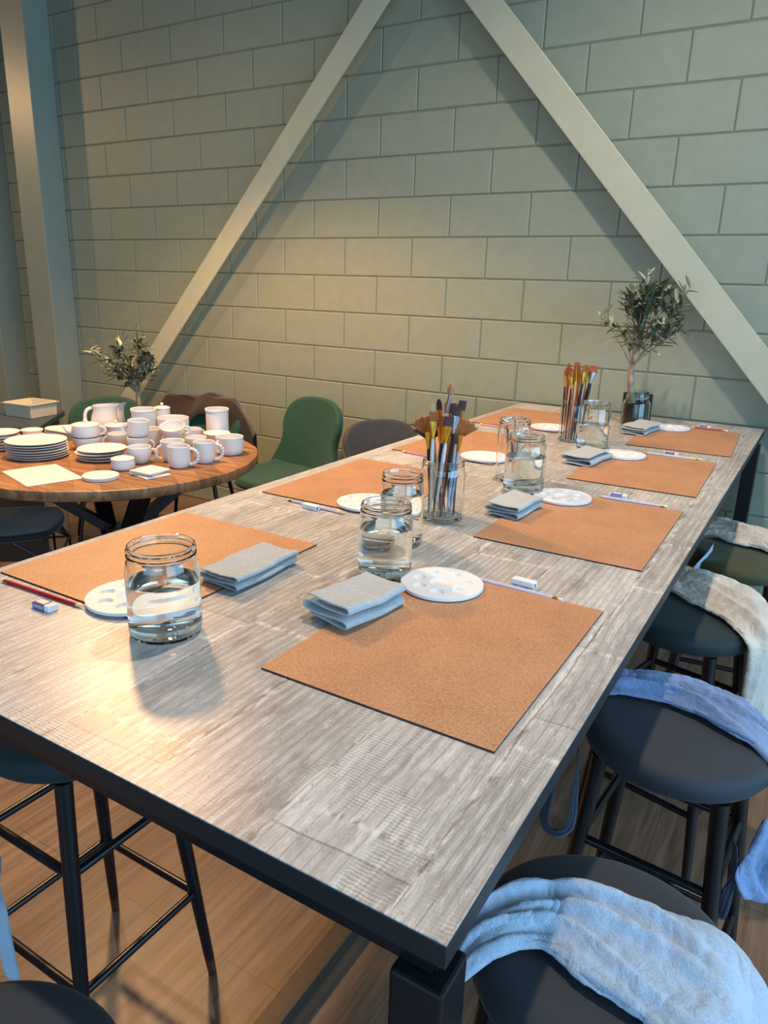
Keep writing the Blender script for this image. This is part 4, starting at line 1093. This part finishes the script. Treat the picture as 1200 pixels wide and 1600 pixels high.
# ------------------------------------------------------------------ shell chairs
def shell_chair(mat, back_h=.40, low=False):
    t = bpy.data.objects.new('velvet_chair', None); COL.objects.link(t); t.empty_display_size = .1
    zs = .47
    def seat(u, v):   # u: across, v: front(0) .. back(1); chair faces -Y
        x = (u-.5)*2; wd = .235*(1-.10*(1-v)**2)*(1-.06*v); 
        y = -.23+.44*v
        round_ = math.sqrt(max(0, 1-(abs(x)**3.5)*.9)); y = y if v > .5 else y+(.5-v)*.22*(1-round_)
        return (x*wd, y, zs-.018*(1-v)**2*1.2+.025*abs(x)**3+.01*math.sin(v*PI)*(-1))
    s = G().grid(seat, 21, 21).make('seat', mat, t, solid=.055, subd=1)
    ol = []
    for k in range(14):
        v = k/14*.58; ol.append((.214+.040*(1-min(1, v/.34))**1.4-.010*math.exp(-((v-.40)/.12)**2), v))
    for k in range(25):
        a = PI*k/24; cx_, sx_ = math.cos(a), math.sin(a)
        ol.append((.216*math.copysign(abs(cx_)**(2/2.7), cx_), .58+.42*sx_**(2/2.7)))
    for k in range(14):
        v = (13-k)/14*.58; ol.append((-(.214+.040*(1-min(1, v/.34))**1.4-.010*math.exp(-((v-.40)/.12)**2)), v))
    for k in range(1, 8): ol.append((-.254+.508*k/8, 0))
    def back(u, v):
        px_, pv = ol[int(round(u*len(ol))) % len(ol)]; q = max(v, .0005)
        X_ = px_*q; V_ = .45+(pv-.45)*q; x = X_/.24
        return (X_, .195+.095*V_-.055*x*x*(1-.35*V_), zs+.005+back_h*V_)
    gb = G().grid(back, len(ol), 12, closed_u=True); bmesh.ops.remove_doubles(gb.bm, verts=gb.bm.verts[:], dist=.0015)
    gb.make('backrest', mat, t, solid=.045, subd=1)
    for sx in (-1, 1):
        for sy in (-1, 1):
            G().tube([(sx*.14, sy*.13, zs-.03), (sx*.215, sy*.215, 0)], [.012, .009], 12).make('leg', M['black_metal'], t)
    G().box((0, 0, zs-.035), (.30, .28, .012)).make('under_frame', M['black_metal'], t, smooth=False)
    return t
def put_chair(mat, x, y, rz, label, back_h=.40, group='shell chairs around the round table'):
    o = shell_chair(mat, back_h); o.location = (x, y, 0); o.rotation_euler = (0, 0, rz)
    return tag(o, label, 'chair', group)
put_chair(M['velvet_green'], -2.25, 2.58, -.12, 'green velvet shell chair between the round table and the high table')
put_chair(M['velvet_grey'], -1.64, 2.72, .85, 'dark grey velvet chair behind the high table, only its back showing', .31)
put_chair(M['velvet_green'], -3.17, 2.20, .92, 'green velvet chair behind the white pitchers at the left', .34)
put_chair(M['velvet_green'], -2.735, 2.405, .49, 'green velvet chair with a brown coat over its back', .33)

def coat():
    A = []
    def fn(u, v):  # u along the back's top, v from behind over the top to the front
        x = (u-.5)*.56; a = v*PI
        bulge = .055+.012*math.sin(u*9)+.008*math.sin(u*21+v*5)
        y = -math.cos(a)*(.055+.012*math.sin(u*13)); 
        top = .385+.035*math.sin(min(1, max(0, u*1.15))*PI)**.6+.010*math.sin(u*14)
        z = top+math.sin(a)*bulge*.55
        if v > .72: k = (v-.72)/.28; z -= k*(.13+.06*math.sin(u*7+1)); y += .02*k
        if v < .22: k = (.22-v)/.22; z -= k*.25
        if u > .8: z -= ((u-.8)/.2)**1.3*.20
        if u < .12: z -= ((.12-u)/.12)**1.5*.10
        return (x, -y+.01*math.sin(v*16+u*6), z+.006*math.sin(u*30+v*8))
    o = G().grid(fn, 60, 40).make('coat', M['coat_brown'], loc=(-2.862, 2.642, .395), rot=(0, 0, .49), solid=.010, subd=1)
    tag(o, 'brown coat hung over the green chair behind the ceramics', 'coat')
coat()
# dark wire-legged chair at the lower left
def wire_chair():
    t = thing('wire_chair', 'dark chair with a thin wire base at the lower left under the round table', 'chair', (-2.70, 1.28, -T0), -.75)
    zs = .455
    def seat(u, v):
        x = (u-.5)*2; y = (v-.5)*2
        return (.225*x*math.sqrt(1-.35*y*y), .215*y*math.sqrt(1-.35*x*x), zs-.02*(1-max(abs(x), abs(y))**2))
    G().grid(seat, 19, 19).make('seat', M['velvet_dark'], t, solid=.03, subd=1)
    def back(u, v):
        x = (u-.5)*2; a = x*.9
        return (.24*math.sin(a)/math.sin(.9), -.14-.10*math.cos(a)-.03*v, zs+.02+.30*v*(1-.25*abs(x)**3))
    G().grid(back, 21, 11).make('backrest', M['velvet_dark'], t, solid=.025, subd=1)
    for sx in (-1, 1):
        for sy in (-1, 1):
            c0 = Vector((sx*.15, sy*.15, zs-.02)); kn = Vector((sx*.20, sy*.20, zs-.14)); ft = Vector((sx*.21, sy*.21, 0))
            g = G().tube([c0, kn, ft], .006, 8); g.tube([Vector((sx*.02, sy*.17, zs-.02)), kn], .005, 8); g.tube([Vector((sx*.17, sy*.02, zs-.02)), kn], .005, 8)
            g.make('leg', M['black_metal'], t)
    g = G()
    for a, b in (((-1, -1), (1, -1)), ((1, -1), (1, 1)), ((1, 1), (-1, 1)), ((-1, 1), (-1, -1))):
        g.tube([(a[0]*.20, a[1]*.20, zs-.14), (b[0]*.20, b[1]*.20, zs-.14)], .005, 8)
    g.make('wire_ring', M['black_metal'], t)
wire_chair()
